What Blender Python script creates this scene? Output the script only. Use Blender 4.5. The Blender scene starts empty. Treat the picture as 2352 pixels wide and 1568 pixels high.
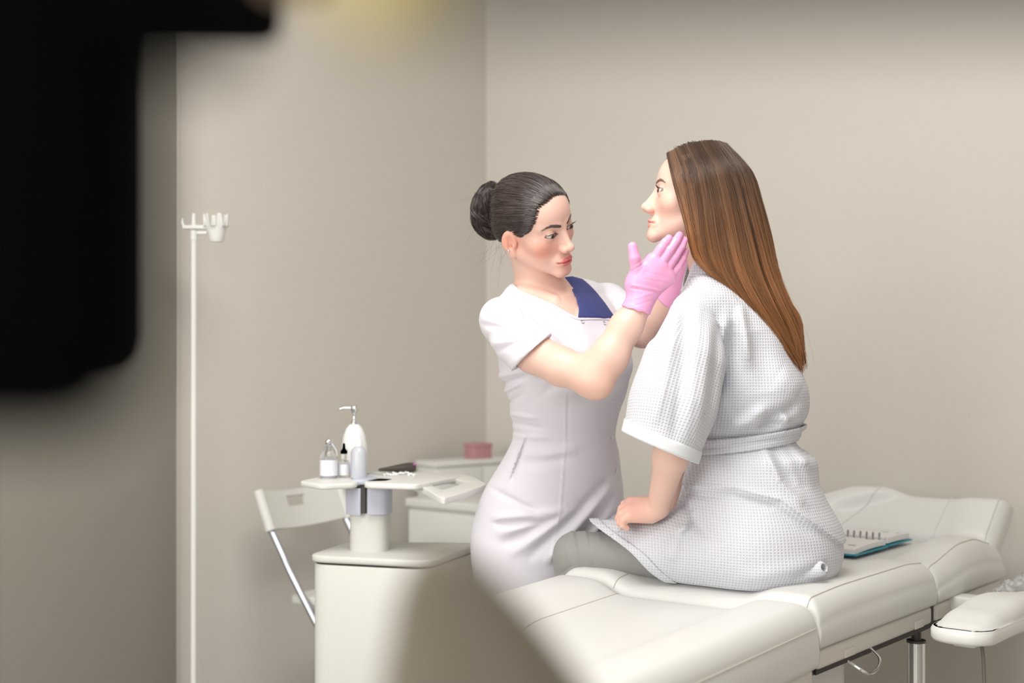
import bpy, bmesh, math, random
import numpy as np
from mathutils import Vector, Matrix

# ------------------------------------------------------------------ camera, light, exposure
SC = bpy.context.scene
COL = SC.collection
FPX, CXP, CYP, CAMH = 3267.0, 1176.0, 784.0, 1.27
cam_d = bpy.data.cameras.new('camera'); cam = bpy.data.objects.new('camera', cam_d); COL.objects.link(cam)
cam.location = (0, 0, CAMH); cam.rotation_euler = (math.radians(90), 0, 0)
cam_d.sensor_width = 36.0; cam_d.lens = 36.0 * FPX / 2352.0; cam_d.clip_start = 0.02
cam_d.dof.use_dof = True; cam_d.dof.focus_distance = 3.08; cam_d.dof.aperture_fstop = 2.0
SC.camera = cam
SC.view_settings.view_transform = 'Standard'; SC.view_settings.look = 'None'
SC.view_settings.gamma = 1.0; SC.view_settings.use_curve_mapping = False
SC.view_settings.exposure = 0.0
W = bpy.data.worlds.new('world'); SC.world = W; W.use_nodes = True
W.node_tree.nodes['Background'].inputs[0].default_value = (0.95, 0.97, 1, 1)
W.node_tree.nodes['Background'].inputs[1].default_value = 1.0

UX, UY = 0.616, 0.788                     # room axes: U runs along the left wall and the couch, V along the right wall
Uv = np.array([UX, UY, 0.0]); Vv = np.array([UY, -UX, 0.0]); Zv = np.array([0, 0, 1.0])
CORNER = np.array([-0.0941, 5.2, 0.0])
def RP(a, b, z): return CORNER - a * Uv + b * Vv + np.array([0, 0, z])
ROOM_A, ROOM_B, ROOM_H = 5.8, 5.8, 3.0
def area(name, loc, target, sx, sy, power, color):
    d = bpy.data.lights.new(name, 'AREA'); d.shape = 'RECTANGLE'; d.size = sx; d.size_y = sy
    d.energy = power; d.color = color
    o = bpy.data.objects.new(name, d); COL.objects.link(o); o.location = Vector(loc)
    o.rotation_euler = (Vector(target) - Vector(loc)).to_track_quat('-Z', 'Y').to_euler()
    return o
area('window_light', RP(5.65, 1.35, 1.85), RP(0.2, 1.5, 1.15), 2.0, 1.7, 66, (1.0, 0.99, 0.98))  # daylight of the unseen window inferred behind and left of the camera
area('window_light', RP(5.6, 4.0, 1.85), RP(0, 3.6, 1.1), 1.5, 1.7, 40, (1.0, 0.99, 0.98))  # fill added for the left wall and robe back; no window known there
area('ceiling_light', RP(2.5, 1.9, 2.93), RP(2.5, 1.9, 0), 1.4, 1.4, 52, (1.0, 0.98, 0.95))  # overhead fill added for ambient and the left wall; no lamp known there

# ------------------------------------------------------------------ helpers
def PX(px, py, Y): return np.array([(px - CXP) / FPX * Y, Y, CAMH - (py - CYP) / FPX * Y])
def srgb(r, g, b):
    def c(v):
        v /= 255.0
        return v / 12.92 if v <= 0.04045 else ((v + 0.055) / 1.055) ** 2.4
    return (c(r), c(g), c(b))
def mat(name, col, rough=0.5, metal=0.0, bump=0.0, bscale=60.0, var=0.0, **kw):
    m = bpy.data.materials.new(name); m.use_nodes = True
    nt = m.node_tree; b = nt.nodes['Principled BSDF']
    b.inputs['Base Color'].default_value = (*col, 1); b.inputs['Roughness'].default_value = rough
    b.inputs['Metallic'].default_value = metal
    for k, v in kw.items():
        b.inputs[k.replace('_', ' ')].default_value = v
    tc = nt.nodes.new('ShaderNodeTexCoord')
    if bump > 0 or var > 0:
        n = nt.nodes.new('ShaderNodeTexNoise'); n.inputs['Scale'].default_value = bscale; n.inputs['Detail'].default_value = 4
        nt.links.new(tc.outputs['Object'], n.inputs['Vector'])
        if bump > 0:
            bp = nt.nodes.new('ShaderNodeBump'); bp.inputs['Strength'].default_value = bump; bp.inputs['Distance'].default_value = 0.003
            nt.links.new(n.outputs['Fac'], bp.inputs['Height']); nt.links.new(bp.outputs['Normal'], b.inputs['Normal'])
        if var > 0:
            mx = nt.nodes.new('ShaderNodeMix'); mx.data_type = 'RGBA'
            mx.inputs[6].default_value = (*[c * (1 - var) for c in col], 1); mx.inputs[7].default_value = (*[min(1, c * (1 + var)) for c in col], 1)
            nt.links.new(n.outputs['Fac'], mx.inputs[0]); nt.links.new(mx.outputs[2], b.inputs['Base Color'])
    return m
def attr_mat(name, rough, bump=0.0, bscale=300.0, **kw):
    m = mat(name, (1, 1, 1), rough, 0, bump, bscale, **kw); nt = m.node_tree
    a = nt.nodes.new('ShaderNodeAttribute'); a.attribute_name = 'Col'
    nt.links.new(a.outputs['Color'], nt.nodes['Principled BSDF'].inputs['Base Color'])
    return m

def tag(o, label=None, cat=None, group=None, kind=None):
    if label: o['label'] = label
    if cat: o['category'] = cat
    if group: o['group'] = group
    if kind: o['kind'] = kind
    return o
def empty(name, loc, label=None, cat=None, group=None):
    o = bpy.data.objects.new(name, None); COL.objects.link(o); o.location = Vector(loc); o.empty_display_size = 0.05
    return tag(o, label, cat, group)
def link_mesh(name, me, m, parent=None, smooth=True):
    o = bpy.data.objects.new(name, me); COL.objects.link(o)
    if m: me.materials.append(m)
    if smooth: me.polygons.foreach_set('use_smooth', [True] * len(me.polygons))
    if parent is not None:
        o.parent = parent; o.matrix_parent_inverse = Matrix.Translation(parent.location).inverted()
    return o
def obj_np(name, V, Fq, m, parent=None, smooth=True, col=None, uv=None):
    me = bpy.data.meshes.new(name)
    me.from_pydata([tuple(map(float, v)) for v in V], [], [tuple(map(int, f)) for f in Fq]) if len(V) < 5000 else fast_mesh(me, V, Fq)
    me.update()
    if col is not None:
        a = me.attributes.new('Col', 'FLOAT_COLOR', 'POINT')
        a.data.foreach_set('color', np.concatenate([col, np.ones((len(col), 1))], 1).astype(np.float32).ravel())
    if uv is not None:
        a = me.attributes.new('clothuv', 'FLOAT_VECTOR', 'POINT')
        a.data.foreach_set('vector', np.concatenate([uv, np.zeros((len(uv), 1))], 1).astype(np.float32).ravel())
    return link_mesh(name, me, m, parent, smooth)
def fast_mesh(me, V, Fq):
    Fq = np.asarray(Fq, np.int32); n = Fq.shape[1]
    me.vertices.add(len(V)); me.vertices.foreach_set('co', np.asarray(V, np.float32).ravel())
    me.loops.add(Fq.size); me.loops.foreach_set('vertex_index', Fq.ravel())
    me.polygons.add(len(Fq)); me.polygons.foreach_set('loop_start', np.arange(0, Fq.size, n, dtype=np.int32))
    me.update(calc_edges=True); me.validate()

class MB:
    """collects shapes of one part"""
    def __init__(s): s.v = []; s.f = []
    def add(s, V, Fs):
        n = len(s.v); s.v += [tuple(map(float, p)) for p in V]; s.f += [tuple(i + n for i in f) for f in Fs]; return s
    def grid(s, G, closeu=False, closev=False, capu=False):
        G = np.asarray(G); a, b = G.shape[:2]; fs = []
        for i in range(a if closeu else a - 1):
            for j in range(b if closev else b - 1):
                i2, j2 = (i + 1) % a, (j + 1) % b
                fs.append((i * b + j, i * b + j2, i2 * b + j2, i2 * b + j))
        if capu:
            fs.append(tuple(range(b))[::-1]); fs.append(tuple((a - 1) * b + j for j in range(b)))
        return s.add(G.reshape(-1, 3), fs)
    def tube(s, pts, r, n=12, closed=False, cap=True):
        pts = [np.asarray(p, float) for p in pts]; m = len(pts)
        rs = r if hasattr(r, '__len__') else [r] * m
        rings = []; ref = None
        for i, p in enumerate(pts):
            if closed: t = pts[(i + 1) % m] - pts[i - 1]
            else: t = pts[min(i + 1, m - 1)] - pts[max(i - 1, 0)]
            t = t / (np.linalg.norm(t) + 1e-9)
            if ref is None: ref = np.array([0, 0, 1.0]) if abs(t[2]) < 0.9 else np.array([1.0, 0, 0])
            x = np.cross(t, ref); x /= np.linalg.norm(x) + 1e-9; y = np.cross(t, x); ref = np.cross(x, t)
            rings.append([p + rs[i] * (math.cos(a) * x + math.sin(a) * y) for a in np.linspace(0, 2 * math.pi, n, endpoint=False)])
        return s.grid(rings, closeu=closed, closev=True, capu=cap and not closed)
    def lathe(s, prof, org, n=32, axis=Zv, xdir=None):
        axis = np.asarray(axis, float) / np.linalg.norm(axis)
        x = np.cross(axis, [0, 1, 0.01] if abs(axis[1]) < .9 else [1, 0, 0]); x /= np.linalg.norm(x); y = np.cross(axis, x)
        G = [[np.asarray(org) + z * axis + r * (math.cos(a) * x + math.sin(a) * y) for a in np.linspace(0, 2 * math.pi, n, endpoint=False)] for r, z in prof]
        return s.grid(G, closev=True, capu=True)
    def prism(s, poly, z0, z1):
        """poly: list of xy (world); vertical extrusion"""
        n = len(poly)
        V = [(p[0], p[1], z0) for p in poly] + [(p[0], p[1], z1) for p in poly]
        F_ = [tuple(range(n))[::-1], tuple(range(n, 2 * n))] + [(i, (i + 1) % n, n + (i + 1) % n, n + i) for i in range(n)]
        return s.add(V, F_)
    def box(s, o, ex, ey, ez):
        """corner o and three edge vectors"""
        o, ex, ey, ez = [np.asarray(q, float) for q in (o, ex, ey, ez)]
        V = [o, o + ex, o + ex + ey, o + ey, o + ez, o + ex + ez, o + ex + ey + ez, o + ey + ez]
        return s.add(V, [(3, 2, 1, 0), (4, 5, 6, 7), (0, 1, 5, 4), (1, 2, 6, 5), (2, 3, 7, 6), (3, 0, 4, 7)])
    def sphere(s, c, r, n=20, m=12):
        r = np.array(r if hasattr(r, '__len__') else [r] * 3)
        G = [[np.asarray(c) + r * np.array([math.sin(t) * math.cos(a), math.sin(t) * math.sin(a), math.cos(t)]) for a in np.linspace(0, 2 * math.pi, n, endpoint=False)] for t in np.linspace(0.02, math.pi - 0.02, m)]
        return s.grid(G[::-1], closev=True, capu=True)
    def scale(s, o, k):
        o = np.asarray(o, float); s.v = [tuple(o + k * (np.asarray(p) - o)) for p in s.v]; return s
    def build(s, name, m, parent=None, smooth=True, bevel=0.0, seg=3, label=None, angle=40):
        me = bpy.data.meshes.new(name); me.from_pydata(s.v, [], s.f); me.update()
        bm = bmesh.new(); bm.from_mesh(me); bmesh.ops.recalc_face_normals(bm, faces=bm.faces)
        if bevel > 0:
            es = [e for e in bm.edges if len(e.link_faces) == 2 and e.calc_face_angle(0) > math.radians(30)]
            bmesh.ops.bevel(bm, geom=es, offset=bevel, segments=seg, profile=0.5, affect='EDGES', clamp_overlap=True)
        bm.to_mesh(me); bm.free()
        o = link_mesh(name, me, m, parent, False)
        if smooth:
            me.polygons.foreach_set('use_smooth', [True] * len(me.polygons))
            me.set_sharp_from_angle(angle=math.radians(angle))
        if label: o['label'] = label
        return o
def rpoly(pts, r, n=5):
    """round the corners of a 2D polygon"""
    out = []; N = len(pts); pts = [np.asarray(p, float)[:2] for p in pts]
    for i in range(N):
        p, a, b = pts[i], pts[i - 1], pts[(i + 1) % N]
        da, db = a - p, b - p; la, lb = np.linalg.norm(da), np.linalg.norm(db)
        q = min(r, la * .45, lb * .45); A, B = p + da / la * q, p + db / lb * q
        for t in np.linspace(0, 1, n): out.append((1 - t) ** 2 * A + 2 * t * (1 - t) * p + t * t * B)
    return out
def crom(pts, n):
    """Catmull-Rom resample of a polyline (any dimension)"""
    p = np.asarray(pts, float); p = np.vstack([2 * p[0] - p[1], p, 2 * p[-1] - p[-2]]); m = len(p) - 3
    t = np.linspace(0, m - 1e-6, n); i = t.astype(int); u = (t - i)[:, None]
    a, b, c, d = p[i], p[i + 1], p[i + 2], p[i + 3]
    return 0.5 * (2 * b + (c - a) * u + (2 * a - 5 * b + 4 * c - d) * u ** 2 + (3 * b - a - 3 * c + d) * u ** 3)

# ------------------------------------------------------------------ materials
M = {}
M['wall'] = mat('wall_paint', srgb(216, 211, 203), 0.85, bump=0.25, bscale=70, var=0.02)
M['ceil'] = mat('ceiling_paint', srgb(232, 230, 225), 0.9, bump=0.05)
M['floor'] = mat('floor_vinyl', srgb(172, 168, 162), 0.45, bump=0.05, bscale=20, var=0.05)
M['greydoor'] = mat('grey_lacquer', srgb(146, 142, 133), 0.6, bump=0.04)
M['white'] = mat('white_plastic', srgb(226, 226, 222), 0.38, bump=0.03, bscale=120)
M['whitegloss'] = mat('white_gloss', srgb(238, 240, 240), 0.18)
M['cart'] = mat('cart_lacquer', srgb(214, 215, 209), 0.42, bump=0.03, bscale=120)
M['lilac'] = mat('lilac_grey_plastic', srgb(196, 199, 214), 0.45)
M['leather'] = mat('cream_leather', srgb(218, 218, 215), 0.42, bump=0.10, bscale=420, var=0.015)
M['thread'] = mat('pale_thread', srgb(205, 200, 190), 0.7)
M['rail'] = mat('rail_plastic', srgb(214, 210, 203), 0.4)
M['chrome'] = mat('chrome', (0.78, 0.79, 0.8), 0.12, 1.0)
M['alu'] = mat('aluminium', (0.52, 0.55, 0.6), 0.3, 1.0)
M['black'] = mat('matt_black', (.0012, .0014, .0018), 0.9, Specular_IOR_Level=0.03)
M['darkgap'] = mat('dark_rubber', srgb(50, 44, 44), 0.6)
M['grip'] = mat('charcoal_plastic', srgb(72, 66, 60), 0.4)
M['magenta'] = mat('magenta_display', srgb(200, 90, 190), 0.4)
M['yellow'] = mat('pale_yellow_plastic', srgb(214, 196, 112), 0.5)
M['brown'] = mat('tan_rubber', srgb(120, 95, 74), 0.6)
M['brownbar'] = mat('brown_grey_lacquer', (.11, .10, .085), 0.8, Specular_IOR_Level=.1)
M['beige'] = mat('beige_fabric', srgb(112, 105, 92), 0.9, bump=0.2, bscale=300)
M['pink'] = mat('dusty_pink_card', srgb(188, 138, 141), 0.6)
M['glass'] = mat('clear_glass', (1, 1, 1), 0.02, Transmission_Weight=1.0, IOR=1.3)
M['liquid'] = mat('frosted_plastic', srgb(225, 230, 236), 0.3, Transmission_Weight=0.35)
M['label'] = mat('paper_label', srgb(232, 235, 240), 0.5)
M['lavender'] = mat('lavender_print', srgb(205, 190, 228), 0.5)
M['paper'] = mat('paper', srgb(228, 226, 226), 0.7)
M['print'] = mat('grey_print', srgb(150, 150, 156), 0.7)
M['teal'] = mat('teal_cover', srgb(30, 140, 160), 0.4)
M['wire'] = mat('grey_wire', srgb(120, 122, 124), 0.35, 0.7)
M['bubble'] = mat('bubble_wrap', srgb(222, 222, 220), 0.25, Transmission_Weight=0.45, bump=0.8, bscale=120)
M['cable'] = mat('grey_cable', srgb(120, 112, 104), 0.5)

# ------------------------------------------------------------------ the room
def struct(name, mb, m, **k): return tag(mb.build(name, m, None, **k), kind='structure')
TH = 0.15
struct('floor', MB().box(RP(ROOM_A, 0, -0.1), Uv * ROOM_A, Vv * ROOM_B, Zv * 0.1), M['floor'], smooth=False)
struct('ceiling', MB().box(RP(ROOM_A, 0, ROOM_H), Uv * ROOM_A, Vv * ROOM_B, Zv * 0.1), M['ceil'], smooth=False)
struct('wall_left', MB().box(RP(ROOM_A + TH, -TH, -0.1), Uv * (ROOM_A + 2 * TH), Vv * TH, Zv * (ROOM_H + .2)), M['wall'], smooth=False)
struct('wall_right', MB().box(RP(0, 0, -0.1), Uv * TH, Vv * (ROOM_B + TH), Zv * (ROOM_H + .2)), M['wall'], smooth=False)
struct('wall_near', MB().box(RP(ROOM_A + TH, 0, -0.1), Uv * TH, Vv * (ROOM_B + TH), Zv * (ROOM_H + .2)), M['wall'], smooth=False)
struct('wall_far_side', MB().box(RP(ROOM_A, ROOM_B, -0.1), Uv * ROOM_A, Vv * TH, Zv * (ROOM_H + .2)), M['wall'], smooth=False)
for n_, (a, b, z, da, db) in enumerate([(0.012, 0.0, 0, -0.0, ROOM_B)]):
    struct('baseboard_right', MB().box(RP(0.012, 0, 0), Uv * 0.012, Vv * ROOM_B, Zv * 0.08), M['white'])
struct('baseboard_left', MB().box(RP(ROOM_A, 0, 0), Uv * (ROOM_A - 0.012), Vv * 0.012, Zv * 0.08), M['white'])
# grey door leaf with its casing, on the left wall
DA = 1.405
struct('trim_1', MB().box(RP(DA + 0.02, 0.0, 0), Uv * 0.02, Vv * 0.008, Zv * 2.3), M['wall'], bevel=0.003)
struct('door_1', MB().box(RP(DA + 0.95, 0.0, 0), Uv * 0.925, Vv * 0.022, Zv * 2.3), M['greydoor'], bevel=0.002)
# window frames added behind the area lights on solid wall; second one made up
for n_, (b0, b1) in enumerate([(.35, 2.35), (3.25, 4.75)]):
    fr = MB()
    for (bb, zz, db, dz) in [(b0, 0.95, b1 - b0, .06), (b0, 2.69, b1 - b0, .06), (b0, 0.95, .06, 1.8), (b1 - .06, 0.95, .06, 1.8), ((b0 + b1) / 2 - .03, 0.95, .06, 1.8)]:
        fr.box(RP(ROOM_A, bb, zz), Uv * 0.05, Vv * db, Zv * dz)
    struct('window_%d' % (n_ + 1), fr, M['white'], smooth=False)

# ------------------------------------------------------------------ treatment couch
P1 = np.array([0.612, 2.84, 0.0]); BW = 0.65
def B(s, w, z): return P1 + s * Uv + (w - BW) * Vv + np.array([0, 0, z])
couch = empty('treatment_couch', B(0.25, 0.33, 0), 'cream leather treatment couch in padded sections under the seated woman', 'couch')
def sstep(a, b, x):
    t = np.clip((x - a) / (b - a), 0, 1); return t * t * (3 - 2 * t)
def pad(name, s0, s1, w0, w1, top, bot, r=0.03, ns=44, nw=44, parent=couch, m=None, rs=None, wl=None, wr=None):
    """a cushion: heightfield top with rounded rim, closed by sides and bottom. wl/wr: optional side outlines as functions of s"""
    rs = rs or r
    def dens(n): return 0.5 - 0.5 * np.cos(np.linspace(0, math.pi, n))
    S = s0 + (s1 - s0) * dens(ns); T = dens(nw)
    G = np.zeros((ns, nw, 3))
    for i, s in enumerate(S):
        a, b = (wl(s) if wl else w0), (wr(s) if wr else w1)
        Ws = a + (b - a) * T
        es = min(s - s0, s1 - s); ew = np.minimum(Ws - a, b - Ws)
        ds = 0 if es >= rs else rs - math.sqrt(max(rs * rs - (rs - es) ** 2, 0))
        dw = np.where(ew >= r, 0, r - np.sqrt(np.maximum(r * r - (r - ew) ** 2, 0)))
        zt = np.array([top(s, w) for w in Ws]); zt = zt - np.minimum(np.hypot(ds, dw), np.maximum(zt - bot(s) - .012, .002))
        for j, w in enumerate(Ws): G[i, j] = B(s, w, zt[j])
    mb = MB(); mb.grid(G)
    # skirt
    rim = [(i, 0) for i in range(ns)] + [(ns - 1, j) for j in range(1, nw)] + [(i, nw - 1) for i in range(ns - 2, -1, -1)] + [(0, j) for j in range(nw - 2, 0, -1)]
    sc = S
    rings = []
    base = [G[i, j] for i, j in rim]
    cen = np.mean(base, 0)
    for k, t in enumerate([0, .12, .3, .55, .8, .93, 1.0]):
        ring = []
        for (i, j), p in zip(rim, base):
            zb = bot(S[i]); q = p.copy(); q[2] = p[2] + (zb - p[2]) * t
            out = 0.006 * math.sin(math.pi * min(1, t * 1.02)) - (0.012 if t == 1.0 else 0)
            d = p - cen; d[2] = 0; q[:2] += out * d[:2] / (np.linalg.norm(d) + 1e-6)
            ring.append(q)
        rings.append(ring)
    mb.grid(np.array(rings), closev=True)
    mb.add(rings[-1], [tuple(range(len(rim)))])
    me_o = mb.build(name, m or M['leather'], parent, angle=75)
    bm = bmesh.new(); bm.from_mesh(me_o.data); bmesh.ops.remove_doubles(bm, verts=bm.verts, dist=1e-5); bmesh.ops.recalc_face_normals(bm, faces=bm.faces); bm.to_mesh(me_o.data); bm.free()
    PADS[name] = (S, T, G); return me_o
PADS = {}
Z0 = 0.722
def hump(w, c, hw): return math.exp(-((w - c) / hw) ** 4)
def side(w): return max(hump(w, 0.075, 0.085), hump(w, 0.575, 0.085))
def leg_wl(s): return 0.34 * float(sstep(-.28, -.80, s)) if s < -.28 else 0.0
def leg_top(s, w): return Z0 - 0.004 + 0.046 * s + 0.030 * max(hump(w - leg_wl(s), .075, .085), hump(w, .575, .085))
def seat_top(s, w):
    rise = 0.7 + 0.3 * float(sstep(0, .2, s))
    return Z0 + 0.020 + 0.020 * side(w) * rise * (1 - 0.35 * float(sstep(.5, .6, s))) - 0.014 * math.exp(-((s) / 0.06) ** 2) * (1 - side(w))
def back_top(s, w):
    k = float(sstep(.62, .86, s)) * (1 - 0.75 * float(sstep(.92, 1.07, s)))
    return Z0 + 0.012 + (0.006 + 0.036 * k) * max(hump(w, .585, .075), hump(w, .065, .075))
leg = pad('leg_cushion', -.80, -0.006, 0, BW, leg_top, lambda s: 0.615 + 0.05 * s, 0.035, 50, 60, rs=0.022, wl=leg_wl)
seat = pad('seat_cushion', 0.006, 0.612, 0, BW, seat_top, lambda s: 0.652, 0.04, 50, 60, rs=0.03)
back = pad('back_cushion', 0.628, 1.075, 0, BW, back_top, lambda s: 0.655, 0.045, 50, 60, rs=0.035)
# raised head rest
HB, HT = np.array([1.055, 0.722]), np.array([1.185, 0.836])       # (s, z) foot and top of its face
def headrest():
    d = HT - HB; L = np.linalg.norm(d); d = d / L; nrm = np.array([-d[1], d[0]])
    ns, nw = 40, 56; G = []
    def dens(n): return 0.5 - 0.5 * np.cos(np.linspace(0, math.pi, n))
    TT, WW = dens(ns), dens(nw)
    front, rear = np.zeros((ns, nw, 3)), np.zeros((ns, nw, 3))
    for i, t in enumerate(TT):
        ins = 0.135 * (1 - float(sstep(0.0, 0.8, t))) if False else 0.0
        for j, q in enumerate(WW):
            tt = t; l0 = 0.03 + 0.16 * float(sstep(.35, 1.0, t)); w = l0 + (0.635 - l0) * q
            es = min(t * L, (1 - t) * L); ew = min(w - l0, 0.635 - w); r = 0.04
            f = lambda e: 0 if e >= r else r - math.sqrt(max(r * r - (r - e) ** 2, 0))
            dip = 0.030 * max(hump(w, l0 + 0.075, .08), 0.45 * hump(w, .575, .07)) 
            h = 0.03 + dip - math.hypot(f(es), f(ew))
            p = HB + d * t * L + nrm * h; front[i, j] = B(p[0], w, p[1])
            p = HB + d * t * L - nrm * (0.055 - 0.8 * math.hypot(f(es), f(ew))); rear[i, j] = B(p[0], w, p[1])
    mb = MB(); mb.grid(front); mb.grid(rear[:, ::-1])
    rim = [(i, 0) for i in range(ns)] + [(ns - 1, j) for j in range(1, nw)] + [(i, nw - 1) for i in range(ns - 2, -1, -1)] + [(0, j) for j in range(nw - 2, 0, -1)]
    mb.grid(np.array([[front[i, j] for i, j in rim], [(front[i, j] + rear[i, j]) / 2 for i, j in rim], [rear[i, j] for i, j in rim]]), closev=True)
    o = mb.build('headrest', M['leather'], couch, angle=75)
    bm = bmesh.new(); bm.from_mesh(o.data); bmesh.ops.remove_doubles(bm, verts=bm.verts, dist=1e-5); bmesh.ops.recalc_face_normals(bm, faces=bm.faces); bm.to_mesh(o.data); bm.free()
    for (w0, w1, nm) in [(0.19, 0.30, 0), (0.47, 0.48, 1), (0.612, 0.612, 2)]:
        pts = []
        for t in np.linspace(0.04, 0.97, 20):
            l0 = 0.03 + 0.16 * float(sstep(.35, 1.0, t)); w = w0 + (w1 - w0) * t
            es = min(t * L, (1 - t) * L); ew = min(w - l0, 0.635 - w); r = 0.04
            f = lambda e: 0 if e >= r else r - math.sqrt(max(r * r - (r - e) ** 2, 0))
            dip = 0.030 * max(hump(w, l0 + 0.075, .08), 0.45 * hump(w, .575, .07))
            p = HB + d * t * L + nrm * (0.031 + dip - math.hypot(f(es), f(ew))); pts.append(B(p[0], w, p[1]))
        MB().tube(pts, 0.0022, 6).build('seam', M['leather'], o)
headrest()
def seam(parent, pad_name, wq, i0=2, i1=-3, lift=.0006, r=.0013):
    S, T, G = PADS[pad_name]; ws = [float(np.linalg.norm((G[len(S) // 2, j] - G[len(S) // 2, 0])[:2])) for j in range(len(T))]
    j = int(np.argmin(np.abs(np.array(ws) - wq))); line = G[:, j]
    nrm = np.cross(G[:, min(j + 1, len(T) - 1)] - G[:, j - 1], np.gradient(line, axis=0)); nrm *= np.sign(nrm[:, 2:3] + 1e-9); nrm /= np.linalg.norm(nrm, axis=1)[:, None] + 1e-9
    MB().tube((line + nrm * lift)[i0:i1], r, 6).build('seam', M['thread'], parent)
for p_, n_, ws_ in ((leg, 'leg_cushion', (.165, .612)), (seat, 'seat_cushion', (.155, .624)), (back, 'back_cushion', (.622,))):
    for w_ in ws_: seam(p_, n_, w_)
# rails under the cushions
def rail(s0, s1, z0a, z1a, z0b, z1b, w0=0.02, w1=BW - 0.005):
    V = [B(s0, w0, z0a), B(s1, w0, z0b), B(s1, w1, z0b), B(s0, w1, z0a), B(s0, w0, z1a), B(s1, w0, z1b), B(s1, w1, z1b), B(s0, w1, z1a)]
    MB().add(V, [(3, 2, 1, 0), (4, 5, 6, 7), (0, 1, 5, 4), (1, 2, 6, 5), (2, 3, 7, 6), (3, 0, 4, 7)]).build('rail', M['rail'], couch, bevel=0.008)
rail(-.78, -0.012, .546, .579, .578, .618, .36)
rail(0.014, 0.605, .610, .650, .612, .652)
rail(0.634, 1.07, .612, .652, .615, .655)
MB().box(B(-0.72, 0.38, .535), Uv * 0.70, Vv * 0.24, Zv * .02).box(B(.02, .04, .598), Uv * 1.02, Vv * (BW - .055), Zv * 0.014).build('underframe', M['darkgap'], couch)
MB().box(B(-0.006, 0.03, .60), Uv * 0.014, Vv * (BW - .045), Zv * 0.075).box(B(.608, .03, .61), Uv * 0.022, Vv * (BW - .042), Zv * 0.06).build('hinge', M['darkgap'], couch)
for s_ in (0.13, 0.5):
    MB().box(B(s_, BW - .006, .614), Uv * .05, Vv * .004, Zv * .018).build('bracket', M['rail'], couch, bevel=.002)
# pedestal, base plate, chrome column
MB().prism(rpoly([B(-.30, .1, 0)[:2], B(.37, .1, 0)[:2], B(.37, .55, 0)[:2], B(-.30, .55, 0)[:2]], .05), .06, .60).build('pedestal', M['white'], couch, bevel=.006)
MB().prism(rpoly([B(-.45, .06, 0)[:2], B(.95, .06, 0)[:2], B(.95, .64, 0)[:2], B(-.45, .64, 0)[:2]], .08), 0.0, .06).build('base_plate', M['white'], couch, bevel=.01)
c_ = B(.62, .60, 0)
MB().lathe([(.021, .06), (.021, .563), (.0185, .565)], c_, 28).build('column', M['chrome'], couch)
MB().lathe([(.0225, .560), (.0225, .566), (.012, .566), (.012, .612)], c_, 28).build('column_collar', M['grip'], couch)
MB().tube(crom([B(.17, BW - .02, .602), B(.175, BW + .01, .585), B(.19, BW + .022, .575), B(.23, BW + .022, .576), B(.262, BW + .015, .592), B(.268, BW - .01, .612)], 24), .0032, 8).build('pull_handle', M['chrome'], couch)
# arm rest on its bracket
def arm_wing(s): return 0.90 - 0.02 * float(sstep(.3, .6, s))
def arm_top(s, w): return 0.700 + 0.010 * float(sstep(.38, .5, s)) - 0.034 * float(sstep(.5, .85, s)) - 0.020 * float(sstep(.38, .27, s))
def arm_in(s, s0):
    q = .05; e = min(max(s - s0, 0), q); return q - math.sqrt(max(q * q - (q - e) ** 2, 0))
arm = pad('armrest', .27, .95, .765, .895, arm_top, lambda s: .662 - 0.026 * float(sstep(.45, .85, s)), .035, 46, 24, rs=.03, wl=lambda s: .765 + arm_in(s, .265), wr=lambda s: .895 - arm_in(s, .265))
tp = [(.26 + .05 * (1 - math.sin(t)), .812 - .05 * math.cos(t)) for t in np.linspace(0, math.pi / 2, 9)] + [(.26 + .05 * (1 - math.cos(t)), .848 + .05 * math.sin(t)) for t in np.linspace(0, math.pi / 2, 9)] + [(s, .898) for s in np.linspace(.36, .955, 16)] + [(s, .762) for s in np.linspace(.955, .36, 16)]
tcs, tcw = np.mean([p[0] for p in tp]), .83; G = []
for ins_, zq in ((.012, .642), (.003, .645), (0, .651), (0, .668), (.004, .674)):
    G.append([B(s + ins_ * (1 if s < .5 else -1) * (1 if s < .3 or s > .94 else 0), w + ins_ * (1 if w < tcw else -1), zq - .026 * float(sstep(.45, .85, s))) for s, w in tp])
MB().grid(np.array(G), closev=True, capu=True).build('armrest_tray', M['white'], arm, angle=50)
MB().box(B(.32, .80, .628), Uv * .09, Vv * .05, Zv * .02).build('bracket', M['white'], arm, bevel=.006)
MB().box(B(.72, .60, .625), Uv * .06, Vv * .28, Zv * .035).build('bracket', M['white'], couch, bevel=.006)
MB().tube(crom([B(.40, .83, .645), B(.395, .84, .60), B(.375, .85, .54), B(.385, .85, .505), B(.40, .83, .49), B(.36, .83, .485), B(.38, .84, .45), B(.40, .82, .3), B(.42, .8, .08), B(.44, .62, .03)], 60), .0042, 8).build('cable', M['cable'], couch)

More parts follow.
